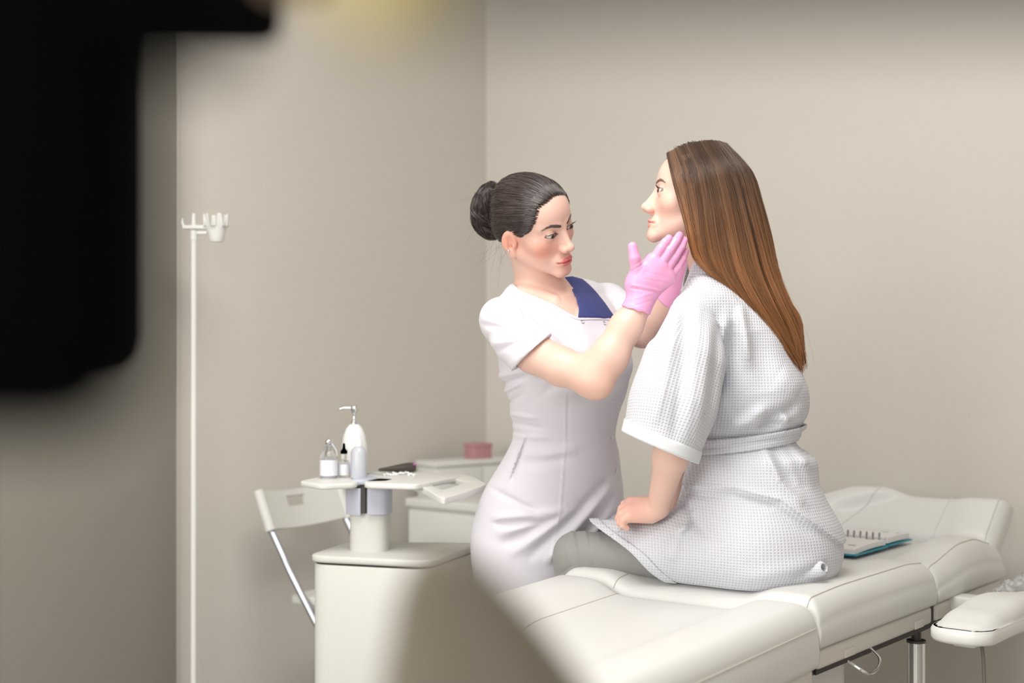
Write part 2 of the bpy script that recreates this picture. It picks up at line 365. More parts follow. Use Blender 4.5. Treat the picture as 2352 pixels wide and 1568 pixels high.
# crumpled bubble wrap stuck behind the arm rest
rng = np.random.default_rng(3)
def lump(c, r, n=30, m=18, seed=0):
    rr = np.random.default_rng(seed); ph = rr.uniform(0, 6.28, (6, 3)); fq = rr.uniform(2, 6, (6, 3)); G = []
    for t in np.linspace(0.05, math.pi - .05, m):
        row = []
        for a in np.linspace(0, 2 * math.pi, n, endpoint=False):
            d = np.array([math.sin(t) * math.cos(a), math.sin(t) * math.sin(a), math.cos(t)])
            k = 1 + .09 * sum(math.sin(fq[q] @ d + ph[q, 0]) for q in range(6))
            row.append(np.asarray(c) + d * np.asarray(r) * k)
        G.append(row)
    return np.array(G)
bw = MB(); prng = np.random.default_rng(21)
for k, (s, w, z) in enumerate([(.70, .70, .618), (.745, .712, .630), (.79, .72, .640), (.83, .735, .652), (.875, .74, .660), (.92, .75, .668), (.965, .76, .676), (1.0, .77, .682)]):
    g = lump(B(s, w, z), (.034, .034, .024), 48, 30, k); c0_ = g.reshape(-1, 3).mean(0)
    g = c0_ + (g - c0_) * (1 + .05 * prng.normal(size=g.shape[:2] + (1,))); bw.grid(g, closev=True, capu=True)
tag(bw.build('bubble_wrap', M['bubble']), 'crumpled translucent bubble wrap bundle beside the couch armrest', 'wrapping')

# open spiral notebook on the couch
nb = empty('spiral_notebook', B(.855, .36, .745), 'open spiral notebook with teal cover lying on the couch', 'notebook')
def nslab(name, s0, s1, w0, w1, zfun, th, m, parent=nb):
    mb = MB(); n = 14
    S = np.linspace(s0, s1, n)
    G = [[B(s, w0, zfun(s) - th), B(s, w1, zfun(s) - th), B(s, w1, zfun(s)), B(s, w0, zfun(s))] for s in S]
    mb.grid(np.array(G), closev=True, capu=True); return mb.build(name, m, parent, angle=30)
ZB = 0.7465
nslab('cover', .655, .852, .185, .432, lambda s: ZB + .0, .004, M['teal']); nslab('cover', .858, 1.005, .185, .432, lambda s: ZB + .0015, .004, M['teal'])
def zL(s): return ZB + .004 + .012 * (1 - ((.852 - s) / .197 - .35) ** 2 * 1.0)
def zR(s): return ZB + .004 + .015 * (1 - ((s - .858) / .147 - .3) ** 2 * .5)
pl = nslab('page_block', .66, .848, .19, .426, zL, .0125, M['paper']); pr = nslab('page_block', .862, 1.0, .19, .426, zR, .014, M['paper'])
sp = MB(); tt = np.linspace(0, 13 * 2 * math.pi, 13 * 14)
sp.tube([B(.852 + .012 * math.cos(t), .195 + .225 * t / tt[-1], ZB + .0200 + .0115 * math.sin(t)) for t in tt], .0012, 5); sp.build('spiral', M['wire'], nb)
pr_ = MB()
for k in range(7):
    s = .70 + k * .015; z = zL(s) + .0004
    pr_.box(B(s, .24 if k % 3 else .21, z), Uv * .0012, Vv * (.12 - .015 * (k % 2)), Zv * .0002)
for (s, w, l) in [(.712, .385, .022), (.706, .39, .016), (.835, .375, .02), (.828, .38, .024)]: pr_.box(B(s, w, zL(s) + .0004), Uv * .0022, Vv * l, Zv * .0002)
pr_.build('print', M['print'], nb)['kind'] = 'stuff'
pr_ = MB()
for (s, w, l) in [(.972, .36, .022), (.966, .365, .018), (.975, .40, .010), (.968, .40, .010)]: pr_.box(B(s, w, zR(s) + .0006), Uv * .0025, Vv * l, Zv * .0002)
pr_.build('print', M['print'], nb)['kind'] = 'stuff'

# ------------------------------------------------------------------ cosmetics trolley
trol = empty('trolley', PX(845, 784, 3.5) * [1, 1, 0], 'white trolley with a column holding a small tray of bottles', 'trolley')
ZT = 0.752; KS = 0.93
def plan(px, py, z): Y = (CAMH - z) * FPX / (py - CYP); return PX(px, py, Y)[:2]
poly = [plan(704, 1274, ZT), plan(990, 1288, ZT), plan(1105, 1246, ZT), plan(800, 1243, ZT)]
ins = np.mean(poly, 0)
body_poly = [ins + (p - ins) * 0.975 for p in poly]
MB().prism(rpoly(body_poly, .05, 8), .07, ZT - .022).build('cabinet_body', M['cart'], trol, bevel=.004)
MB().prism(rpoly(poly, .045, 8), ZT - .018, ZT).build('top_plate', M['cart'], trol, bevel=.006)
MB().prism(rpoly([ins + (p - ins) * 0.96 for p in poly], .05, 8), ZT - .024, ZT - .016).build('shadow_gap', M['darkgap'], trol)
for p in body_poly:
    q = ins + (p - ins) * .82
    MB().lathe([(.012, .0), (.028, .0), (.03, .03), (.028, .058), (.012, .06)][::1], [q[0], q[1], .005], 18, axis=(0, 0, 1)).build('caster', M['grip'], trol)
cc = plan(848, 1262, ZT); cc = np.array([cc[0], cc[1], 0])
TZ = 0.928
colp = rpoly([cc[:2] + q for q in ([-.05, -.035], [.045, -.045], [.055, .05], [-.04, .06])], .035, 8)
MB().prism(colp, ZT - .002, TZ - .02).build('column', M['cart'], trol, bevel=.003)
hp = [cc[:2] + q for q in ([-.053, -.04], [-.01, -.055])]
MB().prism(rpoly([cc[:2] + q for q in ([-.056, -.03], [-.016, -.058], [-.014, -.03], [-.04, .02])], .006), TZ - .085, TZ - .018).prism(rpoly([cc[:2] + q for q in ([-.004, -.058], [.045, -.052], [.062, .0], [.02, .02])], .016), TZ - .083, TZ + .0).build('tray_clamp', M['lilac'], trol, bevel=.003)
MB().prism(rpoly([cc[:2] + q for q in ([-.016, -.05], [-.004, -.05], [.0, -.03], [-.02, -.03])], .002), TZ - .08, TZ - .01).build('clamp_gap', M['grip'], trol)
def slab(pts, z, th): return MB().prism(rpoly([plan(px, py, z) for px, py in pts], .02, 6), z - th, z)
tr = slab([(836, 1108), (956, 1112), (1060, 1092), (1000, 1083), (850, 1084)], TZ, .014).build('tray', M['white'], trol, bevel=.004)
slab([(686, 1104), (738, 1112), (820, 1108), (830, 1092), (742, 1092)], TZ, .014).build('side_tray', M['white'], trol, bevel=.005)
slab([(808, 1102), (840, 1102), (870, 1096), (850, 1090), (812, 1092)], TZ + .003, .012).build('tray_hub', M['lilac'], trol, bevel=.003)
# handle: a sloping loop with a slot
def ring_plate(outer, inner, th):
    n = len(outer); mb = MB()
    G = [outer, inner, [p - np.array([0, 0, th]) for p in inner], [p - np.array([0, 0, th]) for p in outer]]
    return mb.grid(np.array(G), closeu=True, closev=True)
def loop3(pts, n=56):
    p = np.array(pts); p = np.vstack([p, p[:3]]); q = crom(p, (len(p) - 1) * 10 + 1)
    return q[10:10 + 10 * (len(pts))]
HZ = lambda px, py, dz: np.array([*plan(px, py, TZ - dz), TZ - dz])
outer = [(940, 1104, .004), (978, 1122, .012), (1012, 1141, .02), (1040, 1138, .02), (1110, 1114, .012), (1106, 1104, .006), (1066, 1089, .001), (1000, 1089, .001)]
inner = [(976, 1109, .007), (994, 1115, .011), (1012, 1123, .015), (1028, 1121, .015), (1063, 1109, .009), (1056, 1102, .006), (1032, 1097, .004), (1000, 1101, .005)]
ring_plate(loop3([HZ(*q) for q in outer]), loop3([HZ(*q) for q in inner]), .016).build('handle', M['white'], trol, bevel=.003, angle=50)

# things on the trolley
def on_tray(px, py): q = plan(px, py, TZ); return np.array([q[0], q[1], TZ])
k = 3.85 / FPX
o = on_tray(814, 1089); o[2] += .003
d = empty('soap_dispenser', o, 'large white egg-shaped pump dispenser with chrome spout on the trolley', 'dispenser')
MB().lathe([(.002, 0), (.026, 0), (.032, .008), (.0355, .03), (.036, .055), (.0345, .08), (.030, .105), (.0225, .124), (.013, .135), (.005, .137)], o, 36).scale(o, KS).build('bottle', M['whitegloss'], d)
MB().lathe([(.004, .135), (.010, .137), (.0085, .145), (.0055, .150), (.0055, .165), (.009, .172), (.0125, .179), (.010, .186), (.003, .188)], o, 24).scale(o, KS).build('pump_head', M['chrome'], d)
MB().tube([o + [.004, 0, .180], o + [-.030, -.004, .1805], o + [-.038, -.005, .179], o + [-.0395, -.005, .174]], [.0042, .0040, .0042, .003], 12).scale(o, KS).build('spout', M['chrome'], d)
o = on_tray(755, 1098)
d = empty('glass_bottle', o, 'clear round-shouldered glass bottle with chrome ball stopper on the side tray', 'bottle')
MB().lathe([(.002, 0), (.021, 0), (.0235, .004), (.0238, .055), (.022, .066), (.012, .083), (.0085, .088), (.0085, .094)], o, 32).scale(o, KS).build('glass', M['glass'], d)
MB().lathe([(.0215, .0), (.0225, .004), (.0226, .05), (.0215, .052), (.002, .0525)], o, 32).scale(o, KS).build('liquid', M['liquid'], d)
MB().sphere(o + [0, 0, .098], .0095, 24, 16).scale(o, KS).build('stopper', M['chrome'], d)
MB().lathe([(.02405, .008), (.02405, .05)], o, 40).scale(o, KS).build('paper_label', M['label'], d)
MB().tube([o + [.009, -.004, .094], o + [.022, -.008, .075], o + [.0235, -.008, .06]], .0022, 6).scale(o, KS).build('cord', M['liquid'], d)
o = on_tray(790, 1096)
d = empty('dropper_bottle', o, 'small dropper bottle with black rubber bulb beside the glass bottle', 'bottle')
MB().lathe([(.002, 0), (.0145, 0), (.0155, .003), (.0155, .038), (.013, .044), (.0075, .049), (.0075, .066)], o, 28).scale(o, KS).build('glass', M['glass'], d)
MB().lathe([(.0158, .007), (.0158, .036)], o, 28).scale(o, KS).build('paper_label', M['label'], d)
MB().lathe([(.002, .064), (.0095, .064), (.0095, .072), (.0055, .076), (.004, .080), (.0035, .090), (.001, .093)], o, 20).scale(o, KS).build('bulb', M['black'], d)
o = on_tray(824, 1099); o[2] += .003
d = empty('spray_bottle', o, 'translucent white spray bottle with lavender edge in front of the pump dispenser', 'bottle')
MB().lathe([(.002, 0), (.0205, 0), (.021, .003), (.021, .066), (.0185, .075), (.010, .083), (.008, .085)], o, 32).scale(o, KS).build('bottle', M['liquid'], d)
MB().lathe([(.009, .083), (.009, .096), (.0065, .099), (.0055, .112), (.002, .113)], o, 24).scale(o, KS).build('spray_cap', M['whitegloss'], d)
G = [[o + [.0213 * math.cos(a), .0213 * math.sin(a), z] for a in np.linspace(math.pi * .98, math.pi * 1.17, 5)] for z in (.006, .07)]
MB().grid(G).scale(o, KS).build('printed_strip', M['lavender'], d)
# charcoal hand-held device
p0, p1 = on_tray(868, 1087), on_tray(956, 1083)
ax = (p1 - p0); L_ = np.linalg.norm(ax); ax /= L_
d = empty('handheld_device', p0, 'charcoal handheld beauty device with magenta display lying on the tray', 'device')
G = []
for t in np.linspace(0, 1, 22):
    r = .0035 + .0085 * float(sstep(0, .85, t)); r *= math.sqrt(max(1 - max(0, (t - .86) / .14) ** 2, .002)) * math.sqrt(min(1, t / .03 + .02))
    c = p0 + ax * L_ * t + Zv * (.0095 + .002 * t)
    G.append([c + r * (math.cos(a) * np.cross(ax, Zv) * 1.3 + math.sin(a) * Zv * (1.15)) for a in np.linspace(0, 2 * math.pi, 18, endpoint=False)])
MB().grid(G, closev=True, capu=True).build('body', M['grip'], d)
sd = np.cross(ax, Zv); nz = sd if sd[1] < 0 else -sd
c = p0 + ax * L_ * .86 + Zv * .019 + nz * .0140
MB().box(c, ax * .010, Zv * .0035, nz * .0012).build('display', M['magenta'], d, bevel=.0005)
# little white strips and a pair of tweezers
for i, (px, py, ln, an) in enumerate([(900, 1093, .022, .2), (915, 1090, .03, -.1), (930, 1089, .024, .3), (888, 1092, .018, -.4), (945, 1092, .02, .1)]):
    o = on_tray(px, py); dx = np.array([math.cos(an), math.sin(an), 0])
    pts = [o + dx * ln * (t - .5) + Zv * (.0035 + .0015 * math.sin(9 * t + i)) for t in np.linspace(0, 1, 12)]
    s_ = MB().tube(pts, [.0028 + .0010 * math.sin(7 * t * 3 + i) for t in np.linspace(0, 1, 12)], 8).build('cotton_stick', M['whitegloss'])
    tag(s_, ['middle white cotton roll before the charcoal device', 'longest white cotton roll before the charcoal device', 'white cotton roll behind the others at the device display', 'white cotton roll nearest the spray bottle', 'white cotton roll nearest the tray handle'][i], 'cotton', 'cotton rolls on the tray')
o = on_tray(853, 1090)
tw = MB()
for q in (-1, 1): tw.tube([o + [-.012, 0, .003], o + [.01, .004 * q, .0045], o + [.035, .0015 * q, .003]], [.0012, .0016, .0007], 6)
tag(tw.build('tweezers', M['wire']), 'steel tweezers lying beside the spray bottle', 'tweezers')

# ------------------------------------------------------------------ folding chair
CY = 4.20
ch = empty('folding_chair', PX(690, 784, CY) * [1, 1, 0], 'white folding chair with slotted plastic back behind the trolley', 'chair')
ca = math.radians(33); cu = np.array([math.sin(ca), math.cos(ca), 0]); cf = np.array([math.cos(ca), -math.sin(ca), 0])   # along the back, and the way it faces
tl = PX(592, 1130, CY - .06); bl = PX(626, 1216, CY - .075)
dn = (bl - tl); Wc = .35
dn = cf * (dn @ cf) * 1.0 + Zv * dn[2]; dl = np.linalg.norm(dn); dn /= dl; nr = np.cross(dn, cu); nr /= np.linalg.norm(nr)
if nr @ cf < 0: nr = -nr
def chp(x, y, z=0): return tl + cu * x * Wc + dn * y * dl + nr * (z - .03 * math.sin(math.pi * x) * 1)
mb = MB()
def plate(x0, x1, y0, y1, n=8):
    G = []
    for x in np.linspace(x0, x1, n): G.append([chp(x, y0, 0), chp(x, y1, 0), chp(x, y1, .014), chp(x, y0, .014)])
    mb.grid(np.array(G), closev=True, capu=True)
plate(0, .36, 0, 1); plate(.36, .60, 0, .16); plate(.36, .60, .44, 1); plate(.60, 1, 0, 1)
bk = mb.build('backrest', M['white'], ch, angle=35)
for x in (0.0, 1.0):
    MB().tube([chp(x, -.02, .004), chp(x, 1.03, .004)], .016, 14).build('sleeve', M['white'], bk)
SEAT = 0.445
for x in (0.02, .98):
    a = chp(x, .95, .0); bnd = PX(662, 1362, CY - .02) + cu * (Wc * x) - cu * 0; bnd = a + cf * .10 + Zv * (.575 - a[2]); ft = bnd + cf * .42 - Zv * .575
    MB().tube(crom([a, a * .5 + bnd * .5, bnd, bnd * .5 + ft * .5, ft], 24), .0105, 12).build('leg', M['alu'], ch)
    r0 = bnd + cf * .33 + Zv * (.44 - bnd[2]); r1 = bnd - cf * .14 - Zv * bnd[2]
    MB().tube([r0, r1], .010, 12).build('leg', M['alu'], ch)
s0_ = chp(.06, .95, 0); b0_ = s0_ + cf * .06; b0_[2] = .575
mb = MB(); c0 = np.array([b0_[0], b0_[1], 0]) + cf * (-.0)
pp = [c0 + cf * .0 + cu * .0, c0 + cf * .36, c0 + cf * .36 + cu * Wc * .86, c0 + cu * Wc * .86]
mb.prism(rpoly([p[:2] for p in pp], .03), .515, .54).build('seat', M['white'], ch, bevel=.006)

# ------------------------------------------------------------------ floor stand with cups
SY = 3.86
st = empty('floor_stand', PX(445, 784, SY) * [1, 1, 0], 'slim white floor stand with a toothed cup holder against the wall', 'stand')
o = PX(445, 784, SY); o[2] = 0; zt = PX(445, 530, SY)[2]
MB().lathe([(.0085, .02), (.0085, zt - .02)], o, 20).build('pole', M['white'], st)
MB().lathe([(.0100, zt - .026), (.0105, zt), (.008, zt + .002)], o, 20).build('pole_cap', M['white'], st)
MB().tube([o + Zv * .025 + 0 * Vv, o + Zv * .02 + .17 * (Vv * .7 - Uv * .7)], .010, 10).tube([o + Zv * .025, o + Zv * .02 - .14 * Uv + .0 * Vv], .010, 10).tube([o + Zv * .025, o + Zv * .02 + .14 * Uv], .010, 10).build('base', M['white'], st)
zz = zt + .012
MB().box(o + [-.030, -.012, zz - .008], [.075, 0, 0], [0, .024, 0], [0, 0, .011]).box(o + [.008, -.008, zz - .022], [.03, 0, 0], [0, .016, 0], [0, 0, .009]).build('crossbar', M['white'], st, bevel=.003)
MB().lathe([(.0075, zz), (.0055, zz + .035), (.003, zz + .036)], o, 16).build('prong', M['white'], st)
MB().tube([o + [-.027, 0, zz], o + [-.032, 0, zz + .012], o + [-.030, 0, zz + .022]], [.005, .004, .002], 10).build('prong', M['white'], st)
# toothed cup
cx = PX(497, 784, SY) * [1, 1, 0]
n = 96; prof = [(.017, -.036), (.0205, -.030), (.0235, -.012), (.0275, .0), (.0305, .012), (.0335, .026), (.035, .04)]
def cupz(r, z, a):
    t = 0.5 + 0.5 * math.cos(a * 6 + .6); cut = .006 + .034 * float(sstep(.35, .85, t)); return min(z, cut)
zz0 = PX(497, 525, SY)[2]
def cring(sc):
    G = []
    for r, z in prof:
        G.append([cx + [r * sc * math.cos(a), r * sc * math.sin(a), zz0 + cupz(r, z, a)] for a in np.linspace(0, 2 * math.pi, n, endpoint=False)])
    return G
G = cring(1.0); Gi = cring(.9)
mb = MB(); mb.grid(np.array(G + Gi[::-1]), closev=True); mb.add([p for p in G[0]], [tuple(range(n))])
mb.build('cup', M['white'], st, angle=60)

# ------------------------------------------------------------------ cabinets in the corner
def abox(mb, a1, a0, b0, b1, z0, z1): return mb.box(RP(a1, b0, z0), Uv * (a1 - a0), Vv * (b1 - b0), Zv * (z1 - z0))
q0, q1 = PX(1000, 784, 4.75) * [1, 1, 0], PX(1150, 784, 4.92) * [1, 1, 0]
e1 = (q1 - q0) / np.linalg.norm(q1 - q0); e2 = np.array([-e1[1], e1[0], 0]); ct = CAMH - (1062 - CYP) / FPX * 4.75
cb = empty('side_cabinet', q0 + e1 * .2 + e2 * .06, 'tall narrow white cabinet in the room corner under the pink box', 'cabinet')
MB().box(q0 + e1 * .006 + e2 * .008 + Zv * .08, e1 * .388, e2 * .108, Zv * (ct - .098)).build('carcass', M['white'], cb, bevel=.004)
MB().box(q0 + Zv * (ct - .018), e1 * .40, e2 * .12, Zv * .018).build('top', M['white'], cb, bevel=.004)
for q in (0, 1): MB().box(q0 + e1 * (.012 + .19 * q) + Zv * .09, e1 * .186, e2 * .009, Zv * (ct - .115)).build('door', M['white'], cb, bevel=.002)
MB().box(q0 + e1 * .02 + e2 * .02, e1 * .36, e2 * .09, Zv * .08).build('plinth', M['white'], cb)
dk = empty('drawer_unit', RP(.55, .5, 0), 'low white drawer unit behind the woman in the white dress', 'cabinet')
abox(MB(), .615, .47, .182, .80, .05, .738).build('carcass', M['white'], dk, bevel=.004)
abox(MB(), .63, .46, .172, .82, .738, .7645).build('top', M['white'], dk, bevel=.004)
for q in range(3): abox(MB(), .627, .615, .186, .796, .06 + q * .225, .06 + q * .225 + .218).build('drawer', M['white'], dk, bevel=.002)
tag(abox(MB(), .60, .49, .50, .66, .7645, .7672).build('paper_sheet', M['label']), 'white paper sheet lying on the low drawer unit', 'paper')
pq = q0 + e1 * .185 + e2 * .03
pb = empty('pink_box', pq + Zv * ct, 'small dusty pink box standing on the corner cabinet', 'box')
MB().box(pq + Zv * ct, e1 * .075, e2 * .06, Zv * .040).build('box', M['pink'], pb, bevel=.002)
MB().box(pq - e1 * .002 - e2 * .002 + Zv * (ct + .038), e1 * .079, e2 * .064, Zv * .014).build('lid', M['pink'], pb, bevel=.002)

# ------------------------------------------------------------------ blurred things close to the camera
YD = 0.80
lampo = empty('studio_device', PX(40, 784, YD) * [1, 1, 0], 'black boxy device with a side arm standing blurred close to the camera', 'device')
def fbox(x0, y0, x1, y1, Y0, Y1):
    p = PX(x0, y1, Y0); q = PX(x1, y0, Y0)
    return MB().box(p, [q[0] - p[0], 0, 0], [0, Y1 - Y0, 0], [0, 0, q[2] - p[2]])
fbox(-330, -420, 262, 880, YD, YD + .10).build('housing', M['black'], lampo, bevel=.025)
fbox(200, -160, 625, 72, YD, YD + .05).build('arm', M['black'], lampo, bevel=.012)
fbox(560, -260, 745, -30, YD - .12, YD - .08).build('grip', M['brown'], lampo, bevel=.008)
fbox(745, -700, 985, 25, .22, .25).build('end_cap', M['yellow'], lampo, bevel=.012)
hd = fbox(-1500, -1200, 292, 1040, .26, .30).build('hood', M['black'], lampo, bevel=.02)
fbox(200, -1200, 520, 130, .26, .30).build('hood_flap', M['black'], lampo, bevel=.02)
fbox(985, -900, 3000, -10, .20, .22).build('crossbar', M['brownbar'], lampo, bevel=.004)  # bar added so that its blur darkens the top of the view
pz = PX(-190, 784, YD)
MB().tube([[pz[0], YD + .05, 0.03], [pz[0], YD + .05, 1.30]], .02, 16).build('pole', M['black'], lampo)
MB().lathe([(.22, 0), (.22, .02), (.03, .035), (.02, .04)], [pz[0], YD + .05, 0.001], 32).build('base', M['black'], lampo)

# beige upholstered stool back
YS = .62
sb = empty('beige_stool', PX(1080, 784, YS) * [1, 1, 0], 'beige padded stool back standing blurred before the couch', 'stool')
rows = [(1268, 985, 1055), (1285, 958, 1095), (1310, 938, 1125), (1350, 920, 1165), (1400, 905, 1208), (1450, 900, 1250), (1520, 885, 1305), (1600, 875, 1365), (1750, 860, 1440), (1900, 860, 1480)]
G = []
for (py, xl, xr) in rows:
    a, b = PX(xl, py, YS), PX(xr, py, YS); c = (a + b) / 2; r = (b[0] - a[0]) / 2; dpt = min(.035, r * .8)
    G.append([c + [r * math.copysign(abs(math.cos(t)) ** .7, math.cos(t)), dpt * math.copysign(abs(math.sin(t)) ** .7, math.sin(t)), 0] for t in np.linspace(0, 2 * math.pi, 40, endpoint=False)])
MB().grid(np.array(G)[::-1], closev=True, capu=True).build('backrest', M['beige'], sb, angle=70)
zb = PX(0, 1900, YS)[2]; cx_ = PX(1150, 784, YS)
MB().lathe([(.02, zb - .11), (.15, zb - .11), (.16, zb - .08), (.15, zb - .05), (.02, zb - .045)], [cx_[0], YS - .1, 0], 36).build('seat', M['beige'], sb)
MB().tube([[cx_[0], YS, zb - .06], [cx_[0], YS, zb + .06]], .015, 12).build('back_post', M['chrome'], sb)
MB().tube([[cx_[0], YS - .1, .03], [cx_[0], YS - .1, zb - .1]], .025, 16).build('post', M['chrome'], sb)
MB().lathe([(.2, 0), (.2, .015), (.03, .03), (.02, .035)], [cx_[0], YS - .1, 0.001], 32).build('base', M['chrome'], sb)
# ------------------------------------------------------------------ implicit-surface modelling kit
f32 = np.float32
def A3(p): return np.asarray(p, f32)
def rc(P, a, b, ra, rb):
    a, b = A3(a), A3(b); d = b - a; L2 = float(d @ d) + 1e-12
    t = np.clip(((P - a) @ d) / L2, 0, 1)
    return np.linalg.norm(P - a - t[:, None] * d, axis=1) - (ra + (rb - ra) * t)
def chain(P, pts, rs, k=0.0):
    f = None
    for i in range(len(pts) - 1):
        g = rc(P, pts[i], pts[i + 1], rs[i], rs[i + 1]); f = g if f is None else (smin(f, g, k) if k else np.minimum(f, g))
    return f
def ell(P, c, r, R=None):
    q = P - A3(c)
    if R is not None: q = q @ np.asarray(R, f32).T
    r = A3(r); k0 = np.linalg.norm(q / r, axis=1); k1 = np.linalg.norm(q / (r * r), axis=1) + 1e-6
    return np.where(k0 < 1e-4, -r.min(), k0 * (k0 - 1) / k1)
def smin(a, b, k):
    h = np.maximum(k - np.abs(a - b), 0) / k; return np.minimum(a, b) - h * h * k * 0.25
def smax(a, b, k): return -smin(-a, -b, k)
def near(P, lo, hi, fn, margin=0.05):
    """evaluate fn only near its box; elsewhere a lower bound"""
    lo, hi = A3(lo), A3(hi)
    d = np.linalg.norm(np.maximum(np.maximum(lo - P, P - hi), 0), axis=1)
    out = d + 0.02; m = d < margin
    if m.any(): out[m] = fn(P[m])
    return out.astype(f32)
def seg2(P, a, b):
    """distance in the X-Z plane to the segment a-b, and parameter"""
    p = P[:, [0, 2]]; a, b = A3(a)[[0, 2]], A3(b)[[0, 2]]; d = b - a
    t = np.clip(((p - a) @ d) / (d @ d + 1e-12), 0, 1)
    return np.linalg.norm(p - a - t[:, None] * d, axis=1), t
def poly2(P, poly):
    """signed distance in the X-Z plane to a polygon (negative inside)"""
    p = P[:, [0, 2]].astype(np.float64); poly = np.asarray(poly, float); n = len(poly)
    d = np.full(len(p), 1e9); ins = np.zeros(len(p), bool)
    for i in range(n):
        a, b = poly[i - 1], poly[i]; e = b - a
        t = np.clip(((p - a) @ e) / (e @ e), 0, 1); d = np.minimum(d, np.linalg.norm(p - a - t[:, None] * e, axis=1))
        c = (a[1] > p[:, 1]) != (b[1] > p[:, 1])
        with np.errstate(divide='ignore', invalid='ignore'): xi = (b[0] - a[0]) * (p[:, 1] - a[1]) / (b[1] - a[1]) + a[0]
        ins ^= c & (p[:, 0] < xi)
    return np.where(ins, -d, d).astype(f32)
def mesh_sdf(f, lo, hi, h, project=2, nb=8, tol=1.0):
    """surface nets on a block-sparse grid"""
    lo = np.asarray(lo, float); hi = np.asarray(hi, float); bs = nb * h
    n = np.ceil((hi - lo) / bs).astype(int)
    I = np.stack(np.meshgrid(*[np.arange(k) for k in n], indexing='ij'), -1).reshape(-1, 3)
    def ev(P):
        out = np.empty(len(P), f32)
        for i in range(0, len(P), 400000): out[i:i + 400000] = f(P[i:i + 400000].astype(f32))
        return out
    cf = ev(lo + (I + .5) * bs); I = I[np.abs(cf) < bs * 1.25 * tol]
    if nb == 8:     # refine block choice
        sub = np.stack(np.meshgrid([0.25, .75], [.25, .75], [.25, .75], indexing='ij'), -1).reshape(-1, 3)
        fs = ev((lo + (I[:, None, :] + sub[None]) * bs).reshape(-1, 3)).reshape(len(I), 8)
        I = I[(np.abs(fs) < bs * 0.75 * tol).any(1)]
    g = np.arange(nb + 1); G = np.stack(np.meshgrid(g, g, g, indexing='ij'), -1).reshape(-1, 3)
    nv = nb + 1; Vs, Ks, QA = [], [], []
    big = (n * nb + 2).astype(np.int64)
    def key(c): return (c[..., 0] * big[1] + c[..., 1]) * big[2] + c[..., 2]
    off = np.array([[a, b, c] for a in (0, 1) for b in (0, 1) for c in (0, 1)])
    eds = [(i, j) for i in range(8) for j in range(i + 1, 8) if np.abs(off[i] - off[j]).sum() == 1]
    for s in range(0, len(I), 600):
        J = I[s:s + 600]; base = J[:, None, :] * nb + G[None]
        D = ev((lo + base.reshape(-1, 3) * h)).reshape(len(J), nv, nv, nv)
        cs = [D[:, a:a + nb, b:b + nb, c:c + nb] for a, b, c in off]; st = np.stack(cs, -1); neg = st < 0
        act = neg.any(-1) & ~neg.all(-1); bi = np.argwhere(act)
        if len(bi) == 0: continue
        v = st[act]; acc = np.zeros((len(v), 3)); cnt = np.zeros(len(v))
        for i, j in eds:
            m = (v[:, i] < 0) != (v[:, j] < 0); t = np.where(m, v[:, i] / np.where(m, v[:, i] - v[:, j], 1), 0)
            acc += np.where(m[:, None], off[i] + t[:, None] * (off[j] - off[i]), 0); cnt += m
        cell = J[bi[:, 0]] * nb + bi[:, 1:]
        Vs.append(lo + (cell + acc / cnt[:, None]) * h); Ks.append(key(cell.astype(np.int64)))
        for ax in range(3):
            e = np.eye(3, dtype=int)[ax]; a0 = D[:, :nb, :nb, :nb]; a1 = D[:, e[0]:nb + e[0], e[1]:nb + e[1], e[2]:nb + e[2]]
            m = (a0 < 0) != (a1 < 0); q = np.argwhere(m)
            if len(q): QA.append((ax, J[q[:, 0]] * nb + q[:, 1:], (a0[m] < 0)))
    V = np.concatenate(Vs); K = np.concatenate(Ks); o = np.argsort(K); V = V[o]; K = K[o]
    Q = []
    for ax, c, inside in QA:
        b, d = [(1, 2), (2, 0), (0, 1)][ax]; eb, ed = np.eye(3, dtype=int)[b], np.eye(3, dtype=int)[d]
        cc_ = np.stack([c - eb - ed, c - ed, c, c - eb], 1).astype(np.int64)
        kk = key(cc_); idx = np.searchsorted(K, kk); idx = np.minimum(idx, len(K) - 1); ok = (K[idx] == kk).all(1)
        idx = np.where(inside[:, None], idx, idx[:, ::-1]); Q.append(idx[ok])
    Q = np.concatenate(Q)
    for _ in range(project): V = V - proj_step(f, V, h)
    return V, Q
def grad(f, V, e=6e-4):
    k = np.array([[1, -1, -1], [-1, -1, 1], [-1, 1, -1], [1, 1, 1]], f32); g = np.zeros((len(V), 3))
    for d in k: g += d[None] * f((V + d * e).astype(f32))[:, None]
    return g / (4 * e)
def proj_step(f, V, h):
    out = np.zeros_like(V)
    for i in range(0, len(V), 300000):
        v = V[i:i + 300000]; g = grad(f, v); d = f(v.astype(f32))
        s = d[:, None] * g / (np.sum(g * g, 1)[:, None] + 1e-3); L = np.linalg.norm(s, axis=1, keepdims=True)
        out[i:i + 300000] = s * np.minimum(1, 0.6 * h / (L + 1e-9))
    return out
def cast(f, px, py, y0=2.5, y1=4.2):
    """point on the surface f under pixel (px, py)"""
    Y = y0
    for _ in range(160):
        p = PX(px, py, Y); d = float(f(p[None].astype(f32))[0])
        if d < 3e-4: break
        Y += max(d * .7, 3e-4)
        if Y > y1: return None, None
    g = grad(f, p[None])[0]; return p, g / (np.linalg.norm(g) + 1e-9)
